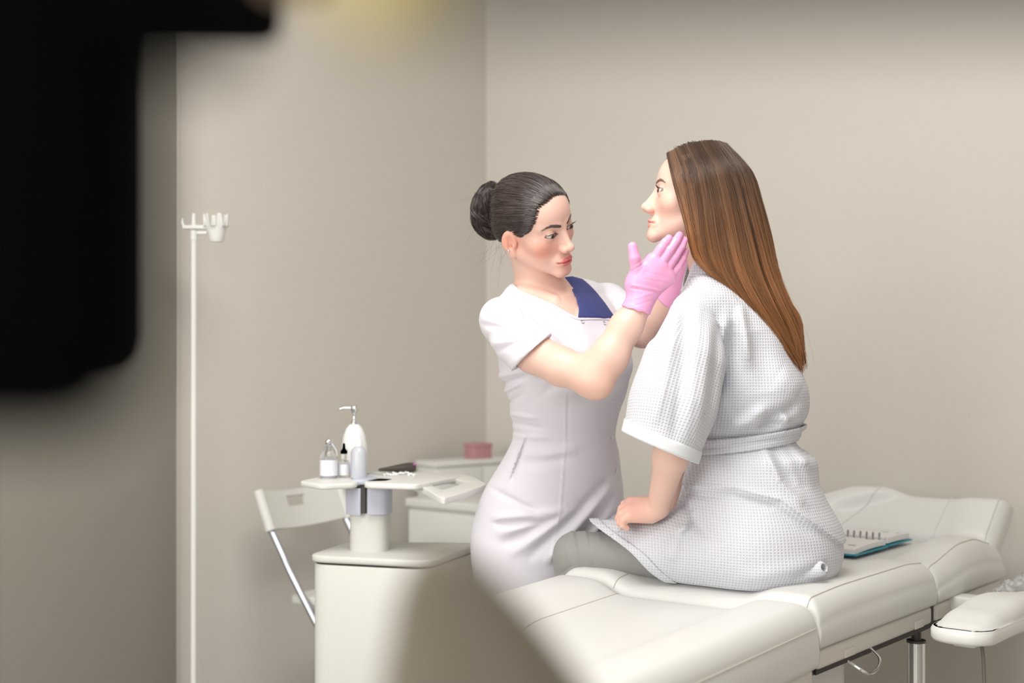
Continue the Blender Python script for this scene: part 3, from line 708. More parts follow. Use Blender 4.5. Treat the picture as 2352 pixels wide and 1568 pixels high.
def slices(P, tab, infl=0.0):
    """body of horizontal elliptical slices; tab rows: z, cx, cy, a, b, phi"""
    z = P[:, 2]; T = tab
    cx, cy, a, b, ph = [np.interp(z, T[:, 0], T[:, i]).astype(f32) for i in range(1, 6)]
    dx, dy = P[:, 0] - cx, P[:, 1] - cy; c, s = np.cos(ph), np.sin(ph)
    u, v = dx * c + dy * s, -dx * s + dy * c
    k0 = np.sqrt((u / a) ** 2 + (v / b) ** 2) + 1e-6; k1 = np.sqrt((u / a ** 2) ** 2 + (v / b ** 2) ** 2) + 1e-6
    d = k0 * (k0 - 1) / k1
    d = np.where(k0 < .3, -np.minimum(a, b) * .7, d)
    dz = np.maximum(T[0, 0] - z, z - T[-1, 0])
    return smax(d - infl, dz.astype(f32) - infl, 0.03)
def mktab(rows, n=80):
    """rows: py, xl, xr, Y centre, depth ratio b/a, phi (deg). Smooth-interpolated, silhouettes kept"""
    out = []
    for py, xl, xr, Y, ra, ph in rows:
        c = PX((xl + xr) / 2, py, Y); Wd = (xr - xl) / 2 * Y / FPX; ph = math.radians(ph)
        a = Wd / math.sqrt(math.cos(ph) ** 2 + (ra * math.sin(ph)) ** 2); out.append([c[2], c[0], c[1], a, a * ra, ph])
    t = crom(np.array(out), n); return t[np.argsort(t[:, 0])]

# ------------------------------------------------------------------ heads (local frame: +X her right, +Y forward, +Z up)
class Head:
    def __init__(s, org, F, U_, scale=1.0, **o):
        F = np.array(F, float); F /= np.linalg.norm(F); U_ = np.array(U_, float); U_ -= F * (F @ U_); U_ /= np.linalg.norm(U_)
        s.o = np.array(org, float); s.R = np.stack([np.cross(F, U_), F, U_]); s.k = scale
        s.opt = dict(nose=0.0, tipz=0.0, chin=0.0, lid=0.0046, jaw=0.0); s.opt.update(o)
    def loc(s, P): return (((P - s.o.astype(f32)) @ s.R.T.astype(f32)) / f32(s.k)).astype(f32)
    def wld(s, q): return s.o + s.k * (np.asarray(q, float) @ s.R)
    def dirw(s, d): return np.asarray(d, float) @ s.R
    EYE = np.array([.0315, .0735, .006])
    def brow_d(s, q):
        pts = [(.012, .0235), (.021, .0268), (.032, .0298), (.041, .0280), (.050, .0228)]; rs = [.0032, .0040, .0036, .0026, .0012]
        p = q[:, [0, 2]]; best = np.full(len(q), 1.0, f32)
        for i in range(4):
            a, b = A3(pts[i]), A3(pts[i + 1]); d = b - a; t = np.clip(((p - a) @ d) / (d @ d), 0, 1)
            best = np.minimum(best, np.linalg.norm(p - a - t[:, None] * d, axis=1) - (rs[i] + (rs[i + 1] - rs[i]) * t))
        return np.where(q[:, 1] > .04, best, 1.0)
    def lips(s, q):
        up = np.minimum(rc(q, (.0045, .0950, -.0588), (.013, .0925, -.0598), .0042, .0036), rc(q, (.013, .0925, -.0598), (.0235, .0835, -.0640), .0036, .0010))
        up = np.minimum(up, rc(q, (0, .0945, -.0600), (.0045, .0950, -.0588), .0038, .0042))
        lo = np.minimum(rc(q, (.0, .0920, -.0690), (.011, .0905, -.0682), .0055, .0046), rc(q, (.011, .0905, -.0682), (.0225, .0830, -.0645), .0046, .0010))
        return up, lo
    def sdf_local(s, L):
        o = s.opt; q = L.copy(); q[:, 0] = np.abs(q[:, 0])
        f = ell(q, (0, -.012, .038), (.071, .092, .079))
        f = smin(f, ell(q, (0, .028, .036), (.060, .059, .060)), .03)
        f = smin(f, ell(q, (0, .030, -.028), (.054, .055, .062)), .03)
        f = smin(f, rc(q, (.046 - o['jaw'], .002, -.048), (.012, .074 + o['chin'], -.091), .015, .011), .028)
        f = smin(f, ell(q, (0, .079 + o['chin'], -.090), (.016, .0125, .013)), .016)
        f = smin(f, ell(q, (.042, .050, -.018), (.021, .021, .019)), .022)
        f = smin(f, rc(q, (.013, .0815, .0225), (.044, .063, .0245), .0065, .006), .012)
        f = smin(f, ell(q, (0, .080, -.063), (.025, .0125, .017)), .014)
        f = smax(f, -ell(q, (.0305, .099, .0045), (.0195, .0135, .0125)), .014)
        e = s.EYE
        f = smin(f, np.linalg.norm(q - A3(e), axis=1) - .0137, .005)
        # nose
        n_ = o['nose']; tz = o['tipz']
        f = smin(f, rc(q, (0, .0815, .016), (0, .1035 + n_, -.024 + tz), .0060, .0068), .012)
        f = smin(f, rc(q, (0, .0760, .000), (0, .0910 + n_, -.0300), .0075, .0105), .010)
        f = smin(f, ell(q, (0, .1060 + n_, -.0290 + tz), (.0088, .0085, .0078)), .007)
        f = smin(f, ell(q, (.0108, .0955 + n_, -.0335 + tz), (.0068, .0095, .0070)), .006)
        f = smin(f, rc(q, (0, .1035 + n_, -.036 + tz), (0, .0935, -.0430), .0034, .0042), .004)
        f = smax(f, -ell(q, (.0058, .1010 + n_, -.0412 + tz), (.0030, .0058, .0038)), .003)
        # philtrum, lips
        f = smax(f, -rc(q, (0, .0985, -.0475), (0, .0990, -.0545), .0022, .0022), .004)
        up, lo = s.lips(q)
        f = smin(f, up, .0035); f = smin(f, lo, .0035)
        f = smax(f, -ell(q, (0, .0985, -.0638), (.0225, .0125, .0009)), .0022)
        f = smax(f, -ell(q, (.0250, .0870, -.0642), (.0025, .0035, .0020)), .006)
        # eyelid opening, crease
        a = np.stack([q[:, 0] - e[0], q[:, 1] - e[1] - .013, q[:, 2] - e[2] + .09 * (q[:, 0] - e[0]) * -1.0], 1)
        f = smax(f, -ell(a, (0, 0, 0), (.0142, .016, o['lid'])), .0016)
        f = smax(f, -(np.sqrt((a[:, 0] * .62) ** 2 + (a[:, 2] + .0005) ** 2) - .0092 < -9) * 0 - 1, .001) if False else f
        cr = np.abs(np.sqrt((a[:, 0] * .55) ** 2 + (a[:, 2]) ** 2) - .0078)
        f = f + .0009 * np.exp(-(cr / .0011) ** 2) * (a[:, 2] > .002) * (np.abs(a[:, 0]) < .0145) * (q[:, 1] > .05)
        # ear
        ce, se = math.cos(.32), math.sin(.32); x, y, z = q[:, 0] - .0715, q[:, 1] + .012, q[:, 2] + .018
        E = np.stack([x * ce + y * se, -x * se + y * ce, z - .18 * y], 1).astype(f32)
        ear = ell(E, (.0, 0, .004), (.0060, .0185, .027)); ear = smin(ear, ell(E, (-.001, .005, -.026), (.0055, .0095, .0105)), .008)
        ear = smax(ear, -ell(E, (.0075, .0015, .002), (.0066, .0125, .0190)), .003)
        ear = smin(ear, ell(E, (.0025, -.0055, .0015), (.0026, .0035, .015)), .003)
        ear = smax(ear, -ell(E, (.007, .004, -.008), (.009, .0060, .0075)), .003)
        ear = smin(ear, ell(E, (.002, .012, -.007), (.003, .0035, .0055)), .003)
        f = smin(f, ear, .007)
        return f.astype(f32)
    def sdf(s, P):
        return s.sdf_local(s.loc(P)) * f32(s.k)
    def color(s, P, skin, lip=(.62, .16, .15), brow=(.045, .028, .025), blush=(.80, .27, .17), blush_k=.55, liner=.8):
        q = s.loc(P); q[:, 0] = np.abs(q[:, 0]); c = np.tile(np.asarray(skin, float), (len(P), 1))
        def mix(m, col): 
            nonlocal c; c = c * (1 - m[:, None]) + np.asarray(col) * m[:, None]
        box = (np.abs(q[:, 0]) < .1) & (q[:, 1] > -.05) & (q[:, 2] > -.12) & (q[:, 2] < .13)
        g = lambda cx, cy, cz, r: np.exp(-(((q[:, 0] - cx) ** 2 + (q[:, 1] - cy) ** 2 + (q[:, 2] - cz) ** 2) / r ** 2)) * box
        mix(blush_k * g(.046, .060, -.026, .026), blush)
        mix(.40 * g(.012, .100, -.033, .014), blush); mix(.60 * g(.075, -.012, -.008, .035), blush)
        mix(.22 * g(0, .09, -.09, .02), blush)
        mix(.38 * g(.032, .085, .015, .012), (.55, .30, .20))
        up, lo = s.lips(q); d = np.minimum(up, lo)
        mix(np.clip((.0012 - d) / .0014, 0, 1) * .85 * box * (q[:, 1] > .075), lip)
        mix(np.clip((.0010 - np.abs(q[:, 2] + .0638 - .02 * 0) ) / .0008, 0, 1) * (np.abs(q[:, 0]) < .021) * (q[:, 1] > .082) * (q[:, 1] < .0945) * .8, (.25, .04, .04))
        b = s.brow_d(q); mix(np.clip((.0006 - b) / .0014, 0, 1) * .92 * box, brow)
        e = s.EYE; a0, a2 = q[:, 0] - e[0], q[:, 2] - e[2] - .09 * (q[:, 0] - e[0]); lid = s.opt['lid']
        r = np.sqrt((a0 / .0142) ** 2 + (a2 / lid) ** 2)
        m = np.clip(1 - np.abs(r - 1.05) / np.where(a2 > 0, .34, .20), 0, 1) * (q[:, 1] > e[1]) * (np.abs(a0) < .019)
        mix(np.clip(m * 1.5, 0, 1) * liner, (.03, .02, .02))
        mix(np.clip((.0036 - np.linalg.norm(q - A3((.0056, .101 + s.opt['nose'], -.0425 + s.opt['tipz'])), axis=1)) / .0016, 0, 1) * .5, (.30, .08, .06))
        return c
    def eyes(s, parent, gaze, iris):
        """eyeballs with procedural iris; gaze: local direction"""
        g = np.asarray(gaze, float); g /= np.linalg.norm(g)
        m = mat('eye', (.8, .8, .8), 0.06); nt = m.node_tree; L = nt.links; b = nt.nodes['Principled BSDF']
        a = nt.nodes.new('ShaderNodeAttribute'); a.attribute_name = 'Col'; L.new(a.outputs['Color'], b.inputs['Base Color'])
        for sx in (1, -1):
            c = s.EYE * [sx, 1, 1]; r = .0126; V = []; n, mm = 48, 40
            gx = np.cross(g, [0, 0, 1]); gx /= np.linalg.norm(gx); gz = np.cross(gx, g)
            G = []
            for t in np.linspace(0.01, math.pi - .01, mm) ** 1.25 / (math.pi ** .25):
                G.append([c + (r + (.0009 * math.exp(-(t / .42) ** 4))) * (math.cos(t) * g + math.sin(t) * (math.cos(p) * gx + math.sin(p) * gz)) for p in np.linspace(0, 2 * math.pi, n, endpoint=False)])
            G = np.array(G); th = np.linspace(0.01, math.pi - .01, mm) ** 1.25 / (math.pi ** .25)
            col = np.zeros((mm, n, 3)); 
            for i, t in enumerate(th):
                if t < .19: cc_ = (.004, .004, .004)
                elif t < .44: cc_ = tuple(np.array(iris) * (0.7 + 1.0 * (t - .19)))
                elif t < .50: cc_ = tuple(np.array(iris) * .25)
                else: cc_ = (.62, .58, .56)
                col[i] = cc_
            Gw = s.wld(G.reshape(-1, 3)); mb = MB(); mb.grid(Gw.reshape(mm, n, 3), closev=True, capu=True)
            o = mb.build('eye', m, parent, angle=180)
            at = o.data.attributes.new('Col', 'FLOAT_COLOR', 'POINT'); at.data.foreach_set('color', np.concatenate([col.reshape(-1, 3), np.ones((mm * n, 1))], 1).astype(f32).ravel())
    def lashes(s, parent, m, n=26, ln=.008):
        L = []
        e = s.EYE; lid = s.opt['lid']
        for sx in (1, -1):
            for i in range(n):
                t = -0.95 + 1.9 * i / (n - 1); x = .0138 * t; z = lid * math.sqrt(max(0, 1 - t * t)) * 1.3 + .0006
                y = math.sqrt(max(.0136 ** 2 - (x * .9) ** 2 - z * z, 1e-6))
                p = e + np.array([x, y, z + .09 * x]); out = np.array([.35 * t + .1, 1.0, .15]); out /= np.linalg.norm(out)
                l = ln * (.65 + .35 * (t + .6)); pts = [p, p + out * l * .5, p + out * l * .85 + np.array([0, 0, l * .35])]
                L.append([s.wld(np.array(q_) * [sx, 1, 1]) for q_ in pts])
        return strands('eyelashes', np.array(L), .00034, .00012, m, parent)

def strands(name, P, r0, r1, m, parent, lock=None):
    """hair strands as a curves object; P: (n, k, 3)"""
    P = np.asarray(P, f32); n, k = P.shape[:2]
    cu = bpy.data.hair_curves.new(name); cu.add_curves([k] * n)
    cu.points.foreach_set('position', P.ravel())
    a = cu.attributes.get('radius') or cu.attributes.new('radius', 'FLOAT', 'POINT')
    a.data.foreach_set('value', np.tile(np.linspace(r0, r1, k), n).astype(f32))
    if lock is not None:
        at = cu.attributes.new('lock', 'FLOAT', 'CURVE'); at.data.foreach_set('value', np.asarray(lock, f32))
    cu.materials.append(m)
    o = bpy.data.objects.new(name, cu); COL.objects.link(o)
    if parent is not None: o.parent = parent; o.matrix_parent_inverse = Matrix.Translation(parent.location).inverted()
    o['kind'] = 'stuff'
    return o
def hair_mat(name, c0, c1, c2, rough=.35, tipc=None):
    m = mat(name, c0, rough); nt = m.node_tree; L = nt.links; b = nt.nodes['Principled BSDF']
    hi = nt.nodes.new('ShaderNodeHairInfo'); cr = nt.nodes.new('ShaderNodeValToRGB')
    cr.color_ramp.elements[0].color = (*c0, 1); cr.color_ramp.elements[1].color = (*c2, 1)
    e = cr.color_ramp.elements.new(.55); e.color = (*c1, 1)
    
    rnd = hi.outputs['Random']
    if tipc is not None:
        la = nt.nodes.new('ShaderNodeAttribute'); la.attribute_name = 'lock'; mm_ = nt.nodes.new('ShaderNodeMath'); mm_.operation = 'MULTIPLY_ADD'; mm_.inputs[1].default_value = .4
        L.new(hi.outputs['Random'], mm_.inputs[0]); L.new(la.outputs['Fac'], mm_.inputs[2]); rnd = mm_.outputs[0]
    L.new(rnd, cr.inputs[0])
    if tipc is not None:
        mx = nt.nodes.new('ShaderNodeMix'); mx.data_type = 'RGBA'; mr = nt.nodes.new('ShaderNodeMapRange')
        mr.inputs[1].default_value = .12; mr.inputs[2].default_value = .62; mr.inputs[4].default_value = .85
        L.new(hi.outputs['Intercept'], mr.inputs[0]); L.new(mr.outputs[0], mx.inputs[0]); L.new(cr.outputs[0], mx.inputs[6])
        cr2 = nt.nodes.new('ShaderNodeValToRGB'); cr2.color_ramp.elements[0].color = (*[v * .55 for v in tipc], 1); cr2.color_ramp.elements[1].color = (*[min(1, v * 1.6) for v in tipc], 1)
        L.new(rnd, cr2.inputs[0]); L.new(cr2.outputs[0], mx.inputs[7]); L.new(mx.outputs[2], b.inputs['Base Color'])
    else: L.new(cr.outputs[0], b.inputs['Base Color'])
    return m
def hand_sdf(P, palm, fingers, k=.007):
    """palm: list of (a, b, ra, rb); fingers: list of (points, radii)"""
    f = None
    for a, b, ra, rb in palm:
        g = rc(P, a, b, ra, rb); f = g if f is None else smin(f, g, .012)
    for pts, rs in fingers:
        f = smin(f, chain(P, pts, rs, .002), k)
    return f
SKIN = srgb(231, 193, 177)
M['skin'] = attr_mat('skin', .42, bump=0.06, bscale=900, Subsurface_Weight=0.12, Subsurface_Scale=0.006)
M['skin'].node_tree.nodes['Principled BSDF'].inputs['Subsurface Radius'].default_value = (1.0, .35, .2)
# ------------------------------------------------------------------ standing woman in the white dress
nurse = empty('person', PX(1270, 784, 3.50) * [1, 1, 0], 'standing dark-haired woman in white uniform dress and pink gloves touching the seated woman', 'person')
NH = Head(PX(1226, 519, 3.26), (.735, -.63, -.25), (-.10, -.45, .868), 1.02, jaw=-.002, lid=.0043)
NT = mktab([(672, 1195, 1365, 3.335, .62, 43), (700, 1165, 1405, 3.335, .62, 43), (740, 1150, 1430, 3.330, .64, 43), (800, 1150, 1442, 3.330, .70, 43), (850, 1152, 1446, 3.350, .74, 43), (900, 1169, 1438, 3.370, .74, 43), (950, 1178, 1420, 3.395, .74, 43),
            (1000, 1183, 1411, 3.420, .74, 43), (1040, 1166, 1419, 3.442, .74, 43), (1080, 1142, 1424, 3.464, .74, 43), (1120, 1118, 1429, 3.484, .74, 43), (1160, 1102, 1432, 3.497, .73, 43), (1210, 1089, 1431, 3.510, .72, 43), (1260, 1087, 1424, 3.510, .70, 43), (1330, 1095, 1405, 3.510, .70, 43), (1420, 1110, 1385, 3.510, .72, 43), (1560, 1125, 1370, 3.510, .74, 43)])
rS, rE, rW = PX(1150, 733, 3.22), PX(1368, 872, 3.03), PX(1472, 700, 3.045)
lS, lE, lW = PX(1395, 700, 3.46), PX(1475, 760, 3.36), PX(1553, 662, 3.27)
nk0, nk1 = NH.wld((0, -.018, -.035)), PX(1250, 690, 3.35)
def n_arms(P, g=0.0):
    f = near(P, rE - .30, rE + .38, lambda q: smin(chain(q, [rS, PX(1228, 812, 3.12), PX(1290, 842, 3.075), PX(1345, 861, 3.045)], [.044, .0435, .042, .0370], .01), chain(q, [PX(1366, 874, 3.03), PX(1398, 820, 3.035), PX(1438, 750, 3.04), rW], [.0355, .0395, .0325, .025], .02), .035))
    f2 = near(P, lE - .3, lE + .3, lambda q: smin(rc(q, lS, lE, .043, .036), chain(q, [lE, (lE * .6 + lW * .4), lW], [.036, .036, .026]), .02))
    f = smin(f, near(P, rE - .12, rE + .12, lambda q: np.linalg.norm(q - A3(PX(1377, 886, 3.03)), axis=1) - .017), .035)
    return np.minimum(f, f2)
# gloved right hand
Yk = 3.035
def HP(px, py, Y): return PX(px, py, Y)
rpalm = [(HP(1470, 690, 3.045), HP(1478, 645, 3.04), .0235, .026), (HP(1462, 650, 3.04), HP(1500, 598, 3.035), .0215, .0155), (HP(1478, 660, 3.045), HP(1516, 612, 3.035), .024, .016), (HP(1492, 668, 3.045), HP(1530, 628, 3.04), .020, .0145), (HP(1498, 660, 3.05), HP(1540, 640, 3.045), .018, .012), (HP(1462, 655, 3.045), HP(1466, 618, 3.03), .022, .0135)]
rfing = [([HP(1464, 625, 3.03), HP(1458, 592, 3.02), HP(1452.5, 566, 3.018)], [.0130, .0112, .0085]),
         ([HP(1498, 602, 3.035), HP(1517, 572, 3.03), HP(1528, 557, 3.032), HP(1536.5, 547, 3.036)], [.0108, .0090, .0083, .0066]),
         ([HP(1513, 612, 3.035), HP(1538, 575, 3.032), HP(1553, 553, 3.04), HP(1561, 540, 3.052)], [.0108, .0090, .0082, .0068]),
         ([HP(1526, 624, 3.04), HP(1550, 589, 3.04), HP(1565, 566, 3.048), HP(1572, 551, 3.060)], [.0104, .0086, .0077, .0064]),
         ([HP(1538, 637, 3.046), HP(1558, 611, 3.05), HP(1568, 593, 3.055), HP(1575, 577, 3.064)], [.0094, .0077, .0069, .0058])]
# left hand behind the jaw: palm up towards the far side of the face
Lx = lambda px, py, Y: PX(px, py, Y)
lpalm = [(lW, Lx(1566, 628, 3.25), .023, .022), (Lx(1560, 640, 3.255), Lx(1556, 600, 3.245), .018, .014), (Lx(1568, 635, 3.25), Lx(1575, 596, 3.24), .018, .014), (Lx(1575, 640, 3.245), Lx(1588, 600, 3.235), .016, .012)]
lfing = [([Lx(1548, 640, 3.25), Lx(1524, 612, 3.24), Lx(1512, 590, 3.225)], [.013, .0110, .0085]),
         ([Lx(1553, 604, 3.245), Lx(1548, 575, 3.235), Lx(1545, 552, 3.222)], [.0115, .0095, .0075]),
         ([Lx(1563, 600, 3.243), Lx(1562, 566, 3.234), Lx(1562, 540, 3.224)], [.0115, .0095, .0075]),
         ([Lx(1574, 600, 3.24), Lx(1576, 566, 3.233), Lx(1578, 544, 3.226)], [.0115, .0092, .0072]),
         ([Lx(1586, 604, 3.235), Lx(1591, 578, 3.23), Lx(1594, 560, 3.226)], [.0100, .0080, .0065])]
def nhands(P, off=0.0):
    a = near(P, HP(1500, 620, 3.04) - .14, HP(1500, 620, 3.04) + .14, lambda q: hand_sdf(q, rpalm, rfing, .0022) - off)
    b = near(P, Lx(1560, 610, 3.24) - .14, Lx(1560, 610, 3.24) + .14, lambda q: hand_sdf(q, lpalm, lfing, .005) - off)
    return np.minimum(a, b)
NLEG = [(PX(1210, 1330, 3.5), PX(1215, 1560, 3.5)), (PX(1300, 1330, 3.54), PX(1295, 1560, 3.54))]
def nlegs(P):
    f = None
    for a, b in NLEG:
        k = b * [1, 1, 0] + [0, 0, .40]; an = b * [1, 1, 0] + [0, .0, .09]; toe = an + np.array([.10, -.11, -.055])
        g = chain(P, [a, k, k - [0, -.015, .12], an, toe], [.078, .052, .05, .034, .03], .02)
        f = g if f is None else np.minimum(f, g)
    return f
def ntorso(P, infl=0.0):
    f = slices(P, NT, infl)
    sh = smin(rc(P, PX(1232, 670, 3.36), rS + [0.006, .012, -.010], .047 + infl, .043 + infl), rc(P, PX(1290, 672, 3.385), lS + [-.004, 0, -.004], .040 + infl, .044 + infl), .03)
    f = smin(f, sh, .05)
    # bust
    f = smin(f, ell(P, PX(1395, 838, 3.275), A3((.052, .062, .058)) + infl), .05)
    f = smin(f, ell(P, PX(1310, 835, 3.205), A3((.058, .055, .058)) + infl), .06)
    return f
def nneck(P): return smin(rc(P, nk0, nk1, .052, .058), rc(P, PX(1280, 690, 3.32), PX(1325, 740, 3.32), .035, .035), .04)
def nbody(P):
    f = near(P, NH.o - .16, NH.o + .16, NH.sdf)
    nb_ = near(P, nk1 - .2, nk1 + .24, nneck)
    # clavicles, neck cords
    f = smin(f, nb_, .018)
    t = near(P, (-.35, 3.0, .3), (.35, 3.85, 1.42), lambda q: ntorso(q, -.007))
    f = smin(f, t, .03)
    cl = near(P, PX(1290, 700, 3.25) - .15, PX(1290, 700, 3.25) + .15, lambda q: np.minimum(rc(q, PX(1275, 688, 3.25), PX(1195, 668, 3.27), .008, .008), rc(q, PX(1288, 690, 3.26), PX(1350, 672, 3.36), .008, .008)))
    f = smin(f, cl, .022)
    f = smin(f, n_arms(P), .03); f = smin(f, nhands(P), .008)
    f = np.minimum(f, near(P, (-.4, 2.9, -.05), (.4, 3.9, .78), nlegs))
    return f
V, Q = mesh_sdf(nbody, (-.45, 2.9, 0.0), (.62, 3.85, 1.70), .0042)
def refine(f, V, Q, mask, iters=1):
    me = bpy.data.meshes.new('tmp'); fast_mesh(me, V, Q)
    bm = bmesh.new(); bm.from_mesh(me)
    for _ in range(iters):
        es = [e for e in bm.edges if mask(e.verts[0].co) and mask(e.verts[1].co)]
        bmesh.ops.subdivide_edges(bm, edges=es, cuts=1, use_grid_fill=True)
    bmesh.ops.triangulate(bm, faces=[f_ for f_ in bm.faces if len(f_.verts) > 4])
    bm.to_mesh(me); bm.free(); n = len(me.vertices)
    v = np.empty(n * 3, f32); me.vertices.foreach_get('co', v); v = v.reshape(-1, 3).astype(float)
    mk = np.linalg.norm(v - mask.c, axis=1) < mask.r * 1.1
    for _ in range(3): v[mk] -= proj_step(f, v[mk], .002)
    me.vertices.foreach_set('co', v.astype(f32).ravel()); me.update()
    return me, v
class Ball:
    def __init__(s, c, r): s.c = np.asarray(c, float); s.r = r; s.v = Vector(c)
    def __call__(s, p): return (p - s.v).length < s.r
def person_mesh(name, f, V, Q, head, parent, colfn):
    me, v = refine(f, V, Q, Ball(head.wld((0, .06, -.01)), .115))
    for c, r in (((0, .088, -.025), .060), ((.073, -.012, -.018), .040)):
        q = np.empty(len(me.polygons) * 4, np.int32)
        bm = bmesh.new(); bm.from_mesh(me); mk = Ball(head.wld(c), r)
        es = [e for e in bm.edges if mk(e.verts[0].co) and mk(e.verts[1].co)]
        bmesh.ops.subdivide_edges(bm, edges=es, cuts=1, use_grid_fill=True)
        bmesh.ops.triangulate(bm, faces=[f_ for f_ in bm.faces if len(f_.verts) > 4]); bm.to_mesh(me); bm.free()
        n = len(me.vertices); v = np.empty(n * 3, f32); me.vertices.foreach_get('co', v); v = v.reshape(-1, 3).astype(float)
        k_ = np.linalg.norm(v - mk.c, axis=1) < r * 1.1
        for _ in range(2): v[k_] -= proj_step(f, v[k_], .0015)
        me.vertices.foreach_set('co', v.astype(f32).ravel()); me.update()
    a = me.attributes.new('Col', 'FLOAT_COLOR', 'POINT'); c = colfn(v)
    a.data.foreach_set('color', np.concatenate([c, np.ones((len(c), 1))], 1).astype(f32).ravel())
    me.name = name
    return link_mesh(name, me, M['skin'], parent)
def ncol(P):
    c = NH.color(P, SKIN, lip=srgb(216, 84, 92), brow=srgb(52, 40, 40), blush=srgb(238, 150, 122), blush_k=.75)
    d = np.exp(-(np.linalg.norm(P - rE, axis=1) / .05) ** 2)[:, None] * .35
    return c * (1 - d) + np.array(srgb(236, 170, 140)) * d
person_mesh('body', nbody, V, Q, NH, nurse, ncol)
NH.eyes(nurse, (.04, 1, -.14), srgb(84, 76, 70))
M['lash'] = mat('lash', (.01, .008, .008), .5)
NH.lashes(nurse, M['lash'])
er = cast(nbody, 1168, 576)[0]
MB().sphere(er + [0, -.002, 0], .0036, 16, 10).build('earring', M['chrome'], nurse)

# gloves
M['glove'] = mat('pink_latex', srgb(244, 172, 214), .32, bump=0.0, Subsurface_Weight=0.1, Subsurface_Scale=0.004)
nt = M['glove'].node_tree
n1 = nt.nodes.new('ShaderNodeTexNoise'); n1.inputs['Scale'].default_value = 38; n1.inputs['Distortion'].default_value = .6
mp = nt.nodes.new('ShaderNodeMapping'); mp.inputs['Scale'].default_value = (1, 1, 2.2); mp.inputs['Rotation'].default_value = (0, .6, 0)
tc = nt.nodes.new('ShaderNodeTexCoord'); bp = nt.nodes.new('ShaderNodeBump'); bp.inputs['Strength'].default_value = .16; bp.inputs['Distance'].default_value = .006
nt.links.new(tc.outputs['Object'], mp.inputs['Vector']); nt.links.new(mp.outputs[0], n1.inputs['Vector']); nt.links.new(n1.outputs['Fac'], bp.inputs['Height']); nt.links.new(bp.outputs[0], nt.nodes['Principled BSDF'].inputs['Normal'])
cufA, cufB = HP(1474, 690, 3.045), HP(1455, 722, 3.04)
def rglove(P):
    f = hand_sdf(P, rpalm, rfing, .0022) - .0014
    c = rc(P, HP(1474, 684, 3.045), HP(1456, 722, 3.042), .0285, .0335)
    f = smin(f, c, .012)
    for (x0, y0, x1, y1, w, am) in [(1450, 655, 1515, 668, .0016, .0014), (1448, 662, 1512, 673, .0016, -.0018), (1444, 690, 1500, 672, .002, .001), (1452, 640, 1475, 615, .0015, -.001), (1450, 612, 1472, 600, .0015, -.001), (1450, 622, 1474, 608, .0015, -.001), (1446, 700, 1480, 715, .002, .001), (1440, 708, 1495, 690, .0018, -.0009), (1470, 640, 1535, 652, .002, -.0006), (1480, 625, 1540, 640, .002, -.0006)]:
        d, t = seg2(P, PX(x0, y0, 3.04), PX(x1, y1, 3.04)); f = f - am * np.exp(-(d / w) ** 2)
    n_ = A3(PX(1456, 722, 3.04)) - A3(PX(1474, 684, 3.04)); n_[1] = 0; n_ /= np.linalg.norm(n_); n_ = n_ + A3((.12, 0, -.05)); n_ /= np.linalg.norm(n_)
    hem = (P - A3(PX(1459, 713, 3.04))) @ n_ + .0010 * np.sin(P[:, 0] * 300)
    f = smax(f, hem, .002)
    inn = rc(P, HP(1474, 690, 3.045), HP(1455, 726, 3.042), .022, .0300)
    return smax(f, -inn, .001)
V, Q = mesh_sdf(rglove, HP(1500, 620, 3.04) - .15, HP(1500, 620, 3.04) + .15, .0022)
obj_np('glove', V, Q, M['glove'], nurse)
def lglove(P):
    f = hand_sdf(P, lpalm, lfing, .004) - .0016
    f = smin(f, rc(P, lW, lW + (lE - lW) * .28, .0285, .034), .012)
    n_ = A3(lE - lW); n_ /= np.linalg.norm(n_)
    f = smax(f, (P - A3(lW + (lE - lW) * .24)) @ n_, .002)
    return smax(f, -rc(P, lW + (lE - lW) * .08, lW + (lE - lW) * .3, .02, .032), .001)
V, Q = mesh_sdf(lglove, Lx(1555, 640, 3.25) - .16, Lx(1555, 640, 3.25) + .16, .003)
obj_np('glove', V, Q, M['glove'], nurse)

# dress
M['dress'] = mat('white_cotton', srgb(227, 224, 232), .75, bump=0.12, bscale=700, Sheen_Weight=.15)
M['navy'] = mat('navy_cotton', srgb(62, 70, 128), .75, bump=0.15, bscale=700)
def W2(pts): return [(PX(px, py, 3.25)[0], PX(px, py, 3.25)[2]) for px, py in pts]
NECK = W2([(1160, 560), (1171, 642), (1180, 655), (1205, 671), (1240, 686), (1272, 700), (1298, 715), (1326, 729), (1329, 710), (1327, 693), (1322, 677), (1314, 662), (1303, 647), (1289, 636), (1330, 560)])
PANEL = W2([(1287, 634), (1303, 647), (1314, 662), (1322, 677), (1327, 693), (1329, 710), (1326, 730), (1420, 730), (1404, 707), (1380, 670), (1358, 646), (1345, 634), (1320, 628)])
def fold(P, f, segs, Ymax=3.50, gain=1.7):
    fr = (P[:, 1] < Ymax)
    for (x0, y0, x1, y1, w, am) in segs:
        d, t = seg2(P, PX(x0, y0, 3.25), PX(x1, y1, 3.25))
        f = f - (gain if w > .0032 else 1) * am * np.exp(-(d / w) ** 2) * np.sqrt(np.clip(4 * t * (1 - t) + .15, 0, 1)) * fr
    return f
